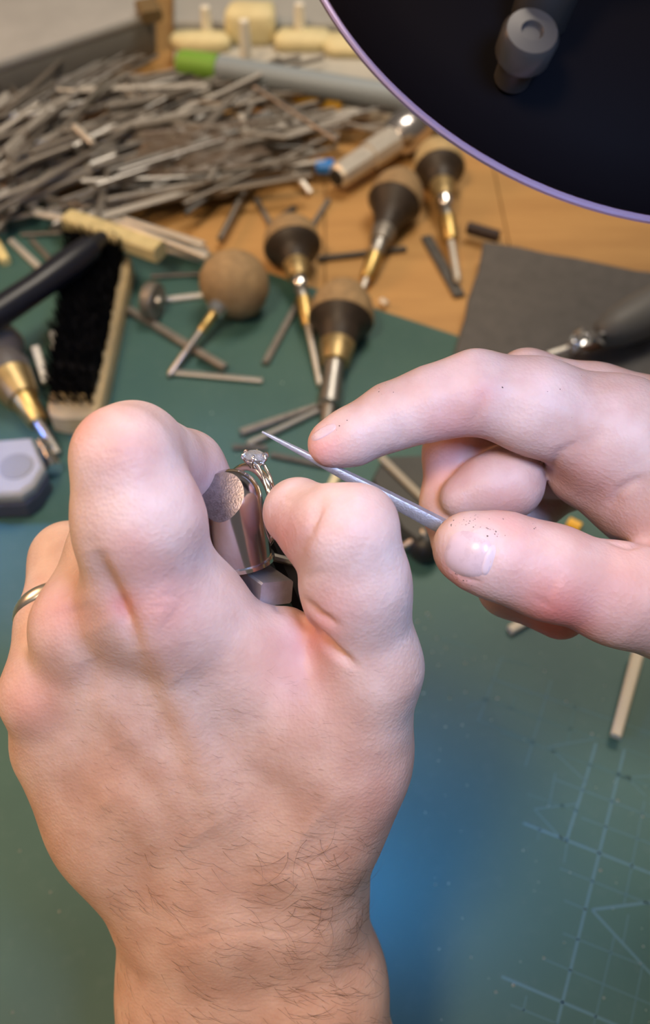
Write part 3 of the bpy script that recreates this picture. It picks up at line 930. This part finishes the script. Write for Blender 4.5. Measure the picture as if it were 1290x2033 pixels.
def mushroom(R, rim, fl, fr, nk, nr, cols, dome=CORK, flare=DARKWOOD, neck=AGEDBRASS):
    ps = [('cap', dome, [(0, 0), (rim * .03, R * .35), (rim * .18, R * .62), (rim * .45, R * .86), (rim * .75, R * .97), (rim * .95, R), (rim, R * .98), (rim, R * .5)]),
          ('flare', flare, [(rim, R * .5), (rim, R * .955), (rim + .02, R * .9), (rim + (fl - rim) * .35, R * .66), (rim + (fl - rim) * .7, fr * 1.15), (fl, fr)]),
          ('ferrule', neck, [(fl - .01, fr * .98), (fl, fr * 1.03), (nk, nr), (nk + .005, nr * .8)])]
    return ps + cols


def seg(name, material, t0, r0, t1, r1, bv=.12):
    return (name, material, [(t0, 0), (t0, r0 * (1 - bv)), (t0 + .006, r0), (t1 - .006, r1), (t1, r1 * (1 - bv)), (t1, 0)])


# round ball handle on the left
handle((497, 520), (335, 747), 17, [
    ('ball', CORK, [(-.02, 0), (-.015, 4), (0.01, 8.5), (.06, 13), (.12, 16), (.20, 17.4), (.28, 16.6), (.34, 14), (.38, 10), (.40, 5), (.40, 0)]),
    seg('ferrule', CHROME, .37, 5.2, .47, 4.6), seg('collar', BRASS, .46, 2.3, .63, 2.0), ('shank', STEEL, [(.6, 0), (.6, 1.9), (.985, 1.7), (1.0, 0.9), (1, 0)])],
    'round ball shaped brown graver handle with chrome ferrule, shank towards the viewer', ztop=20)
handle((571, 442), (636, 768), 15.2, mushroom(15.2, .17, .28, 6.5, .37, 5.0, [
    seg('collet', CHROME, .36, 4.2, .43, 3.9), seg('neck', STEEL, .43, 2.8, .50, 3.0), seg('collar', BRASS, .50, 4.2, .66, 3.0), ('shank', PALESTEEL, [(.65, 0), (.65, 1.7), (.99, 1.5), (1, 0)])]),
    'mushroom graver handle second from left, brass collar and long pale shank')
handle((686, 566), (647, 850), 16, mushroom(16, .27, .44, 8.2, .57, 6.6, [
    seg('collet', STEEL, .56, 4.8, .68, 4.6), seg('chuck', STEEL, .67, 5.0, .86, 5.6), ('shank', DULL, [(.85, 0), (.85, 3.4), (.99, 2.6), (1, 0)])]),
    'largest mushroom graver handle nearest the hands, steel chuck pointing down')
handle((803, 348), (718, 578), 15.2, mushroom(15.2, .26, .50, 6.4, .60, 5.4, [
    seg('collet', STEEL, .59, 4.4, .72, 4.0), seg('collar', BRASS, .71, 4.6, .90, 3.6), ('shank', PALESTEEL, [(.89, 0), (.89, 1.8), (.99, 1.5), (1, 0)])], neck=DULL),
    'dark mushroom graver handle lying on bare wood, brass collar pointing lower left')
handle((864, 288), (909, 562), 14.8, mushroom(14.8, .20, .32, 7.2, .42, 5.6, [
    seg('collet', CHROME, .41, 5.0, .48, 4.4), seg('neck', STEEL, .47, 3.0, .58, 3.2), seg('collar', BRASS, .56, 4.6, .72, 3.8), ('shank', PALESTEEL, [(.71, 0), (.71, 2.0), (.98, 2.0), (1, 0)])], dome=mat('tan_cap', (0.50, 0.38, 0.20), 0.7, 0, 0.3, 200)),
    'mushroom graver handle beside the lampshade rim, tan cap and brass collar')
handle((-45, 650), (118, 905), 15, mushroom(15, .22, .42, 10, .58, 7.5, [
    seg('collar', BRASS, .57, 6.0, .76, 4.4), ('shank', STEEL, [(.75, 0), (.75, 2.6), (.99, 2.0), (1, 0)])], flare=mat('grey_wood', (0.10, 0.09, 0.09), 0.5)),
    'grey graver handle at the left edge with a brass collar')

# steel handpiece with round head
hp = Root('handpiece', G(740, 320, 0), 'ribbed steel handpiece with a round polished head lying on the bench', 'handpiece')
a, b = G(668, 352, 9), G(842, 238, 12); d = b - a; Ln = d.length
m = MB(); m.lathe(a, d, [(0, 5.5 * MM), (.02 * Ln, 7.0 * MM), (.30 * Ln, 7.4 * MM), (.31 * Ln, 6.6 * MM), (.34 * Ln, 6.6 * MM), (.35 * Ln, 8.2 * MM), (.62 * Ln, 8.6 * MM), (.64 * Ln, 7.5 * MM)], 10); m.build('sleeve', PALESTEEL, hp, smooth=20)
m = MB(); m.lathe(a, d, [(.60 * Ln, 7 * MM), (.66 * Ln, 11 * MM), (.78 * Ln, 12.6 * MM), (.92 * Ln, 11.5 * MM), (1.0 * Ln, 8 * MM), (1.03 * Ln, 0)], 32); m.build('head', mat('cloudy_chrome', (0.62, 0.58, 0.58), 0.25, 1.0), hp)
m = MB(); m.lathe(a, d, [(-.015 * Ln, 0), (-.015 * Ln, 4.6 * MM), (.01 * Ln, 4.6 * MM)], 20); m.build('end_cap', BLACK, hp)
m = MB(); m.bar(G(628, 330, 6), G(662, 331, 6), 8 * MM, 7 * MM, bev=.25)
tag(m.build('plug_cap', mat('bright_blue', (0.01, 0.18, 0.62), 0.4)), 'small bright blue cap beside the end of the steel handpiece', 'cap')

# ------------------------------------------------------------------ dark slab and the torch on it
rs = random.Random(8)
corners = [(884, 770), (1500, 900), (1560, 585), (962, 478)]
poly = []
for i in range(4):
    p, q = corners[i], corners[(i + 1) % 4]
    for k in range(10):
        t = k / 10
        g = G(p[0] + (q[0] - p[0]) * t, p[1] + (q[1] - p[1]) * t, 11)
        poly.append((g.x + rs.gauss(0, .0005), g.y + rs.gauss(0, .0005)))
m = MB(); m.prism(poly, 0.0002, 0.011, 0.0012)
tag(m.build('rubber_slab', RUBBER, smooth=30), 'dark grey rubber bench slab with rough edges behind the right hand', 'slab')
m = MB(); m.bar(G(928, 452, 5), G(990, 470, 5), 5 * MM, 6 * MM, bev=.2)
tag(m.build('leather_offcut', mat('dark_leather', (0.03, 0.02, 0.022), 0.6)), 'dark leather offcut at the far left corner of the rubber slab', 'offcut')
tor = Root('wire_torch', G(1200, 660, 11), 'dark grey handpiece with crumpled foil at its neck lying on the slab', 'handpiece')
a, b = G(1190, 668, 23), G(1345, 592, 23)
m = MB(); m.lathe(a, b - a, [(0, 4 * MM), (2 * MM, 6.5 * MM), (10 * MM, 9 * MM), (24 * MM, 10.8 * MM), (60 * MM, 11.2 * MM), (62 * MM, 0)], 32); m.build('handle', mat('charcoal_grip', (0.11, 0.11, 0.11), 0.55), tor)
m = MB(); m.tube([G(1088, 704, 17), G(1138, 688, 20)], [1.6 * MM, 1.6 * MM], 10); m.build('needle', PALESTEEL, tor)
fo = MB()
for k in range(26):
    t = rs.random(); c = G(1132 + 72 * t + rs.gauss(0, 4), 682 - 28 * t + rs.gauss(0, 6), 23 + rs.gauss(0, 2.2)); r = rs.uniform(1.4, 3.2) * MM
    ang = rs.random() * 6.28; e = Vector((math.cos(ang), math.sin(ang), rs.uniform(-.5, .5))) * r * 1.5; f = e.cross(Vector((rs.gauss(0, 1), rs.gauss(0, 1), 1))).normalized() * r
    fo.add([c + e, c + f, c - e, c - f, c + e.cross(f).normalized() * r * .7, c - e.cross(f).normalized() * r * .5], [(0, 1, 4), (1, 2, 4), (2, 3, 4), (3, 0, 4), (1, 0, 5), (2, 1, 5), (3, 2, 5), (0, 3, 5)])
fo.build('foil_wrap', CHROME, tor, smooth=0)
m = MB(); m.lathe(G(1140, 690, 17), G(1215, 672, 17) - G(1140, 690, 17), [(0, 1.5 * MM), (1 * MM, 2.6 * MM), (20 * MM, 2.8 * MM), (21 * MM, 0)], 16); m.build('copper_tube', mat('copper', (0.60, 0.30, 0.18), 0.35, 0.9), tor)

# ------------------------------------------------------------------ brush, black tool, pale strips on the left
br = Root('bench_brush', G(180, 700, 0), 'wooden bench brush lying with its thick black bristles upward', 'brush')
zt = 12
bc = [G(92, 822, zt), G(196, 822, zt), G(262, 508, zt), G(140, 470, zt)]
def inq(u, v, z):
    p = bc[0].lerp(bc[1], u); q = bc[3].lerp(bc[2], u); r = p.lerp(q, v); r.z = z * MM
    return r
out = [inq(u, v, 0) for u, v in ((.06, 0), (.3, -.015), (.7, -.015), (.94, 0), (1, .03), (1, .97), (.95, 1), (.05, 1), (0, .97), (0, .03))]
m = MB(); m.prism([(p.x, p.y) for p in out], 0.0003, zt * MM, 0.0012)
m.build('brush_block', mat('brush_wood', (0.50, 0.37, 0.19), 0.6, 0, 0.3, 60, 0.3, 300, stretch=(1, 1, 6)), br)
m = MB(); q = [inq(u, v, 0) for u, v in ((.10, .1), (.86, .1), (.86, .98), (.06, .98))]
m.prism([(p.x, p.y) for p in q], zt * MM, (zt + 7) * MM, 0.0008); core = m.build('bristle_core', mat('bristle_black', (0.003, 0.003, 0.004), 0.7, spec=0.08), br)
bs = MB()
for k in range(1500):
    u, v = .06 + .82 * rs.random(), .05 + .93 * rs.random()
    if v < .14 and rs.random() < .55: continue
    p = inq(u, v, zt); hgt = rs.uniform(10, 14)
    q = inq(u + (u - .5) * .15 + rs.gauss(0, .03), v + rs.gauss(0, .015) - (.05 if v < .2 else 0), zt + hgt)
    bs.tube([p, q], [.45 * MM, .25 * MM], 3)
o = bs.build('bristles', MATS['bristle_black'], core, smooth=0); o['kind'] = 'stuff'

bt = Root('black_handled_tool', G(0, 640, 0), 'thick black tool handle leaning across the bench brush from the left edge', 'tool')
m = MB(); m.tube([G(-110, 690, 30), G(-20, 632, 31), G(70, 572, 32), G(140, 522, 32), G(180, 492, 31)], [7.5 * MM, 7 * MM, 6.6 * MM, 7.2 * MM, 6 * MM], 16)
m.build('handle', mat('black_blue_plastic', (0.008, 0.009, 0.016), 0.35), bt, smooth=60)
m = MB(); m.tube([G(176, 494, 31), G(205, 470, 29)], [5.2 * MM, 3 * MM], 14); m.build('nose', BLACK, bt, smooth=60)

m = MB(); m.bar(G(136, 437, 20), G(318, 500, 20), 10 * MM, 9 * MM, bev=.15)
tag(m.build('wooden_strip', mat('yellowed_wood', (0.62, 0.53, 0.28), 0.6, 0, 0.35, 120)), 'yellowish wooden strip lying across the far end of the brush', 'strip')
for i, (x0, y0, x1, y1, w, z) in enumerate(((66, 416, 415, 508, 3.2, 8), (90, 405, 412, 498, 3.0, 5), (120, 402, 380, 478, 3.0, 8), (160, 408, 405, 486, 3.4, 11), (200, 428, 412, 512, 3, 12), (70, 424, 300, 470, 3, 11), (240, 470, 400, 515, 3, 5))):
    m = MB(); m.bar(G(x0, y0, z), G(x1, y1, z), w * MM, 2.6 * MM, bev=.2)
    lab = ('longest pale strip of the bundle behind the brush', 'low pale strip in the middle of the bundle behind the brush', 'farthest short pale strip of the bundle behind the brush',
           'pale strip on top of the bundle, toward its far side', 'uppermost pale strip of the bundle ending beside the ball handle', 'pale strip sticking out left of the bundle behind the brush', 'nearest short pale strip under the bundle, beside the wooden strip')[i]
    tag(m.build('pale_strip', PALESTEEL), lab, 'strip', 'pale strips behind the brush')

# grey box at the left edge
gb = Root('grey_box', G(20, 930, 0), 'light grey box with cut corners at the left edge, below the brush', 'box')
pl = [G(x, y, 16) for x, y in ((-90, 985), (40, 980), (66, 962), (88, 925), (62, 866), (-90, 880))]
m = MB(); m.prism([(p.x, p.y) for p in pl], 0.0003, 0.0095, 0.001); m.build('base', mat('dark_grey_plastic', (0.06, 0.06, 0.085), 0.5), gb)
m = MB(); m.prism([(p.x, p.y) for p in pl], 0.0097, 0.016, 0.0015); m.build('lid', mat('light_grey_plastic', (0.36, 0.345, 0.33), 0.5, 0, 0.15, 50), gb)
c = G(32, 926, 16); m = MB(); m.lathe(Vector((c.x, c.y, .0158)), (0, 0, 1), [(0, 7 * MM), (.6 * MM, 6.8 * MM), (.8 * MM, 6 * MM), (.5 * MM, 0)], 28); m.build('lid_boss', mat('mid_grey_plastic', (0.24, 0.23, 0.22), 0.5), gb)
pn = Root('steel_pin', G(105, 915, 0), 'short stepped steel pin standing beside the grey box', 'pin')
m = MB(); m.lathe(G(84, 880, 4), G(112, 936, 4) - G(84, 880, 4), [(0, 0), (0, 3.4 * MM), (5 * MM, 3.4 * MM), (5.2 * MM, 2.7 * MM), (13 * MM, 2.7 * MM), (13.2 * MM, 3.6 * MM), (17 * MM, 3.6 * MM), (17.3 * MM, 0)], 20); m.build('pin_body', CHROME, pn)

# ------------------------------------------------------------------ loose gravers and bars on mat and bench
def stick(x0, y0, x1, y1, w, h, label, material=DULL, z=None, taper=1.0, name='graver_blank', z1=None, cat='rod'):
    z = h / 2 + 0.1 if z is None else z
    m = MB(); a = G(x0, y0, z); b = G(x1, y1, z if z1 is None else z1)
    m.bar(a, b, w * MM, h * MM, w2=w * taper * MM, h2=h * taper * MM, bev=.2)
    return tag(m.build(name, material), label, cat)


stick(255, 615, 445, 730, 4.2, 3, 'grey steel bar crossing under the shank of the ball handle')
stick(395, 700, 447, 730, 3.6, 3, 'short stub of bar right of the crossed shank', z=4.6)
stick(338, 739, 521, 756, 3.2, 2.6, 'flat steel bar lying left to right below the ball handle', STEEL, taper=.8)
stick(526, 722, 592, 600, 3.4, 2.6, 'dark steel bar slanting under the second mushroom handle', DULL)
stick(478, 860, 628, 806, 4.0, 3, 'upper of two slanting steel bars above the diamond ring', DULL, taper=.6)
stick(492, 884, 634, 815, 3.6, 3, 'lower of two slanting steel bars above the diamond ring', STEEL, taper=.7)
stick(462, 888, 530, 890, 2.6, 2, 'thin dark bar just left of the file tip', DARKSTEEL)
stick(538, 903, 650, 926, 2.6, 2.2, 'thin dark bar on the mat behind the file blade', DARKSTEEL)
stick(300, 549, 412, 543, 2.4, 2.2, 'thin dark rod left of the ball handle, farther one', DARKSTEEL)
stick(322, 596, 425, 584, 3.0, 2.4, 'pale rod left of the ball handle beside the small drum', PALESTEEL)
stick(42, 466, 135, 461, 3, 2.4, 'dark rod left of the yellowish wooden strip', DARKSTEEL)
stick(22, 478, 96, 548, 3.4, 2.4, 'pale slanting rod above the black tool handle', PALESTEEL)
stick(62, 476, 112, 528, 2.6, 2.2, 'thin grey rod beside the pale slanting rod at far left', DULL)
stick(-10, 480, 12, 520, 5, 4, 'pale yellow peg at the left edge above the black tool', PALEYELLOW, cat='peg', name='yellow_peg')
stick(508, 395, 540, 452, 3.0, 2.4, 'thin rod on bare wood pointing at the second mushroom handle', DULL, z=-.7)
stick(618, 452, 652, 398, 3.0, 2.4, 'thin rod on bare wood right of the second mushroom handle', DULL, z=-.7)
stick(545, 442, 585, 412, 3.4, 2.4, 'short stub on bare wood behind the second mushroom handle', DARKSTEEL, z=-.7)
stick(632, 514, 806, 494, 3.0, 2.6, 'long dark rod on bare wood between two mushroom handles', DARKSTEEL, z=-.6)
stick(584, 342, 616, 384, 3.2, 2.6, 'short white rod on the near edge of the graver heap', PALESTEEL, z=5, z1=0)
stick(846, 470, 912, 588, 6.0, 1.6, 'dark flat strip beside the left edge of the rubber slab', DARKSTEEL, z=-.9)
stick(756, 596, 768, 604, 3, 2.4, 'tiny pale chip at the far edge of the mat', PALESTEEL, name='metal_chip', cat='chip')
stick(106, 660, 122, 760, 4, 3, 'pale upright rod at the left side of the brush', PALESTEEL, z=14, z1=6)
stick(70, 690, 92, 760, 4, 3, 'pale grey rod left of the brush, nearer the edge', PALESTEEL, z=10, z1=4)
stick(655, 972, 669, 942, 3.6, 2.5, 'short pale yellow piece behind the left thumb', mat('pale_wood', (0.62, 0.56, 0.36), 0.6), name='wood_piece', cat='peg')
stick(1012, 1252, 1075, 1216, 3.4, 3.0, 'pale rod tip showing below the right hand', mat('cream_rod', (0.56, 0.50, 0.38), 0.5), name='cream_rod')
stick(1222, 1462, 1268, 1290, 3.6, 3.4, 'cream coloured rod on the mat at the right edge', MATS['cream_rod'], name='cream_rod', z=4.0, z1=7, taper=1.2)
m = MB(); m.bar(G(1126, 1040, 4), G(1150, 1052, 4), 5 * MM, 6 * MM, bev=.25)
tag(m.build('yellow_plug', mat('strong_yellow', (0.75, 0.42, 0.02), 0.4)), 'small yellow cap seen through the gap in the right hand', 'cap')
dr = Root('small_drum', G(305, 600, 0), 'small dull steel drum standing between the brush and ball handle', 'drum')
a = G(292, 596, 9); m = MB(); m.lathe(a, (1, -.3, .1), [(0, 0), (0, 8.5 * MM), (.8 * MM, 9.2 * MM), (5.2 * MM, 9.2 * MM), (6 * MM, 8.5 * MM), (6 * MM, 0)], 32); m.build('drum_body', DULL, dr)
m = MB(); m.lathe(a + Vector((.0058, -.0018, .0006)), (1, -.3, .1), [(0, 3 * MM), (2 * MM, 2.6 * MM), (2 * MM, 0)], 20); m.build('hub', STEEL, dr)

# block and ball behind the left thumb
bk = Root('anvil_block', G(790, 990, 0), 'dark block with a pale top edge between the two hands', 'block')
pl = [G(x, y, 14) for x, y in ((738, 950), (762, 905), (880, 900), (930, 1000), (830, 1072), (800, 1050))]
m = MB(); m.prism([(p.x, p.y) for p in pl], 0.0003, 0.014, 0.001); m.build('block_body', mat('dark_block', (0.045, 0.046, 0.044), 0.5, 0, 0.3, 100), bk)
m = MB(); m.bar(G(756, 908, 15), G(850, 1000, 15), 3.0 * MM, 2.0 * MM, bev=.2); m.build('edge_strip', mat('stone_strip', (0.30, 0.28, 0.24), 0.6), bk)
bl = Root('ball_tool', G(840, 1085, 0), 'small black ball ended tool peeking out left of the right thumb', 'tool')
c = G(842, 1084, 7); m = MB(); m.lathe(c - Vector((0, 0, .007)), (0, 0, 1), [((1 - math.cos(t)) * 6.8 * MM, math.sin(t) * 6.8 * MM) for t in np.linspace(0, math.pi, 16)], 24); m.build('ball', BLACK, bl)
m = MB(); m.tube([G(796, 1088, 7), G(826, 1072, 10), G(845, 1058, 12)], [1.6 * MM, 2.4 * MM, 3.2 * MM], 12); m.build('stem', STEEL, bl)

# ------------------------------------------------------------------ the heap of gravers at the top left
protos = []
for k, (w, h, tp, mt) in enumerate(((3.2, 3.0, 1, DULL), (4.2, 2.0, .6, DULL), (2.6, 2.6, .4, STEEL), (5.0, 2.2, 1, DULL), (3.0, 2.4, .7, DARKSTEEL))):
    m = MB(); m.bar((-.5, 0, 0), (.5, 0, 0), w * MM, h * MM, w2=w * tp * MM, h2=h * tp * MM, bev=.2)
    o = m.build('heap_graver', mt, origin=(0, 0, 0)); protos.append(o)
rp_ = random.Random(21)
n_heap = 285
first = {}
for i in range(n_heap):
    k = i % 5 if i % 10 < 8 else 0
    while True:
        px, py = rp_.uniform(-60, 690), rp_.uniform(120, 425)
        top_edge = 150 - 0.02 * px
        low_edge = 400 + 0.02 * px if px < 330 else 405 - (px - 330) * 0.20
        if top_edge < py < low_edge and not (px > 500 and py < 215) and not (px > 540 and py > 290) and px < 650: break
    dome = max(0.0, 1 - ((px - 250) / 480) ** 2) * max(0.05, 1 - ((py - 260) / 190) ** 2)
    hgt = 2 + 22 * dome * (i / n_heap)
    z = hgt + rp_.uniform(0, 3)
    ang = (rp_.gauss(-36 + max(0, px) * .05, 12) if px < 250 else rp_.gauss(-13, 8))
    if rp_.random() < .07: ang += rp_.choice((60, -40, 90))
    c = G(px, py, z); e = G(px + 10 * math.cos(math.radians(ang)), py + 10 * math.sin(math.radians(ang)), z) - c
    src = protos[k]
    if k in first: o = src.copy(); COL.objects.link(o)
    else: o = src; first[k] = 1
    Lm = rp_.uniform(52, 105) * MM
    o.location = c; o.scale = (Lm, 1, 1)
    o.rotation_euler = (rp_.uniform(-.6, .6), rp_.uniform(-.09, .09), math.atan2(e.y, e.x))
    tag(o, 'loose steel graver blank in the big heap at the upper left', 'graver', 'gravers in the heap')
for (x0, y0, x1, y1, z, lab) in ((148, 250, 186, 286, 29, 'short white rod lying on the left part of the graver heap'), (478, 228, 490, 272, 22, 'short white rod lying on the right part of the graver heap'),
                                 (505, 172, 668, 278, 20, 'long tan rod sloping down the right side of the heap')):
    stick(x0, y0, x1, y1, 3.4, 2.6, lab, PALESTEEL if 'white' in lab else STEEL, z=z, z1=z - 2, name='loose_rod')
sh = MB(); N = 14
vs = []
for j in range(N + 1):
    for i in range(N + 1):
        px = 255 + 275 * i / N + 10 * math.sin(j * 1.3); py = 262 + 95 * j / N - 30 * (i / N)
        vs.append(G(px, py, 25 - 6 * (i / N - .5) ** 2 * 4 - 5 * j / N + 1.2 * math.sin(i * 1.7 + j) + 0.8 * math.cos(j * 2.3 - i)))
fs = [(j * (N + 1) + i, j * (N + 1) + i + 1, (j + 1) * (N + 1) + i + 1, (j + 1) * (N + 1) + i) for j in range(N) for i in range(N)]
sh.add(vs, fs)
tag(sh.build('plastic_bag', mat('smoky_plastic', (0.16, 0.125, 0.10), 0.32, 0, 0.2, 80, alpha=0.62), smooth=180), 'smoky brown plastic bag draped over the middle of the graver heap', 'bag')

# ------------------------------------------------------------------ far items along the top
gc = Root('grey_case', G(150, 90, 0), 'low grey plastic case with sloping lid in the top left corner', 'case')
pl = [G(x, y, 26) for x, y in ((-260, 215), (300, 32), (300, -70), (-300, -50))]
lo_ = [(p.x, p.y) for p in pl]
m = MB(); m.prism([tuple(p) for p in lo_], 0.0, 0.022, 0.002); m.build('case_body', mat('case_grey', (0.15, 0.15, 0.145), 0.5, 0, 0.2, 30), gc)
m = MB(); m.prism([tuple(p) for p in lo_], 0.0222, 0.028, 0.002); m.build('lid', mat('case_lid', (0.38, 0.39, 0.40), 0.45, 0, 0.2, 20), gc)
m = MB(); m.bar(G(288, 8, 32), G(302, 34, 30), 14 * MM, 8 * MM, bev=.2); m.build('latch', mat('brown_latch', (0.16, 0.11, 0.05), 0.5), gc)
gt = Root('storage_tray', G(560, -10, 0), 'pale grey storage tray behind the heap, top centre', 'tray')
pl = [G(x, y, 8) for x, y in ((345, 150), (900, 250), (1000, -120), (345, -160))]
m = MB(); m.prism([(p.x, p.y) for p in pl], 0.0, 0.008, 0.001); m.build('tray_floor', mat('tray_grey', (0.50, 0.50, 0.47), 0.5, 0, 0.15, 25), gt)
pq = [G(x, y, 8) for x, y in ((345, 62), (960, 70), (1000, -120), (345, -160))]
m = MB(); m.prism([(p.x, p.y) for p in pq], 0.0082, 0.014, 0.002); m.build('tray_step', mat('tray_step_grey', (0.36, 0.37, 0.37), 0.5, 0, 0.1, 25), gt)
ry = random.Random(4)
for i, (x, y, w, dd, hh, lab) in enumerate(((400, 95, 42, 16, 9, 'pale yellow packet in the tray, leftmost above the green pen end'), (500, 75, 34, 26, 20, 'tall pale yellow packet in the middle of the tray'), (600, 92, 40, 22, 9, 'pale yellow packet in the tray right of the tall one'), (690, 100, 36, 24, 8, 'pale yellow packet in the tray nearest the lampshade'))):
    c = G(x, y, 8); m = MB()
    pts = []
    for k in range(10):
        a_ = 2 * math.pi * k / 10
        pts.append((c.x + abs(math.cos(a_)) ** .5 * math.copysign(1, math.cos(a_)) * w * MM / 2 * ry.uniform(.9, 1.1), c.y + abs(math.sin(a_)) ** .5 * math.copysign(1, math.sin(a_)) * dd * MM / 2 * ry.uniform(.9, 1.1)))
    m.prism(pts, .008, (8 + hh) * MM, .003)
    tag(m.build('yellow_packet', mat('cream_paper', (0.78, 0.70, 0.42), 0.6, 0, 0.2, 70), smooth=60), lab, 'packet')
for x, y, hh, lab in ((410, 45, 22, 'white upright peg in the tray, leftmost'), (488, 105, 32, 'white upright peg in front of the tall yellow packet'), (595, 45, 24, 'white upright peg in the tray beside the lampshade')):
    c = G(x, y, 20); m = MB(); m.lathe(Vector((c.x, c.y, .008)), (0, 0, 1), [(0, 4 * MM), (.7 * hh * MM, 3.6 * MM), (hh * MM, 3 * MM), ((hh + 1) * MM, 0)], 18)
    tag(m.build('white_peg', mat('white_plastic', (0.80, 0.78, 0.70), 0.4)), lab, 'peg')
pen = Root('marking_pen', G(560, 150, 0), 'thick grey blue pen with a green end lying behind the heap', 'pen')
a, b = G(432, 134, 18), G(860, 206, 18); d = b - a
m = MB(); m.lathe(a, d, [(0, 6 * MM), (1 * MM, 7.5 * MM), (d.length * .98, 7.5 * MM), (d.length, 6 * MM)], 14); m.build('barrel', mat('grey_blue', (0.24, 0.29, 0.34), 0.45), pen)
a2 = G(352, 124, 18); m = MB(); m.lathe(a2, a - a2, [(0, 0), (0.5 * MM, 6 * MM), (4 * MM, 8 * MM), ((a - a2).length, 8 * MM), ((a - a2).length + .001, 5 * MM)], 20); m.build('green_end', mat('leaf_green', (0.17, 0.36, 0.05), 0.5), pen)
m = MB(); m.bar(G(588, 186, 8), G(682, 206, 8), 11 * MM, 9 * MM, bev=.2)
tag(m.build('yellow_block', mat('ochre', (0.66, 0.42, 0.06), 0.5)), 'ochre yellow block under the grey blue pen', 'block')
for i, (x, y, lab) in enumerate(((700, 215, 'dark lump of scrap right of the ochre block'), (735, 222, 'dark lump of scrap beside the polished handpiece head'))):
    c = G(x, y, 0); m = MB(); m.lathe(c + Vector((0, 0, -.002)), (0.1, 0.1, 1), [(0, 6 * MM), (3 * MM, 7.5 * MM), (7 * MM, 5 * MM), (9 * MM, 0)], 9)
    tag(m.build('scrap_piece', mat('scrap', (0.09, 0.06, 0.06), 0.5, 0.3), smooth=20), lab, 'scrap')
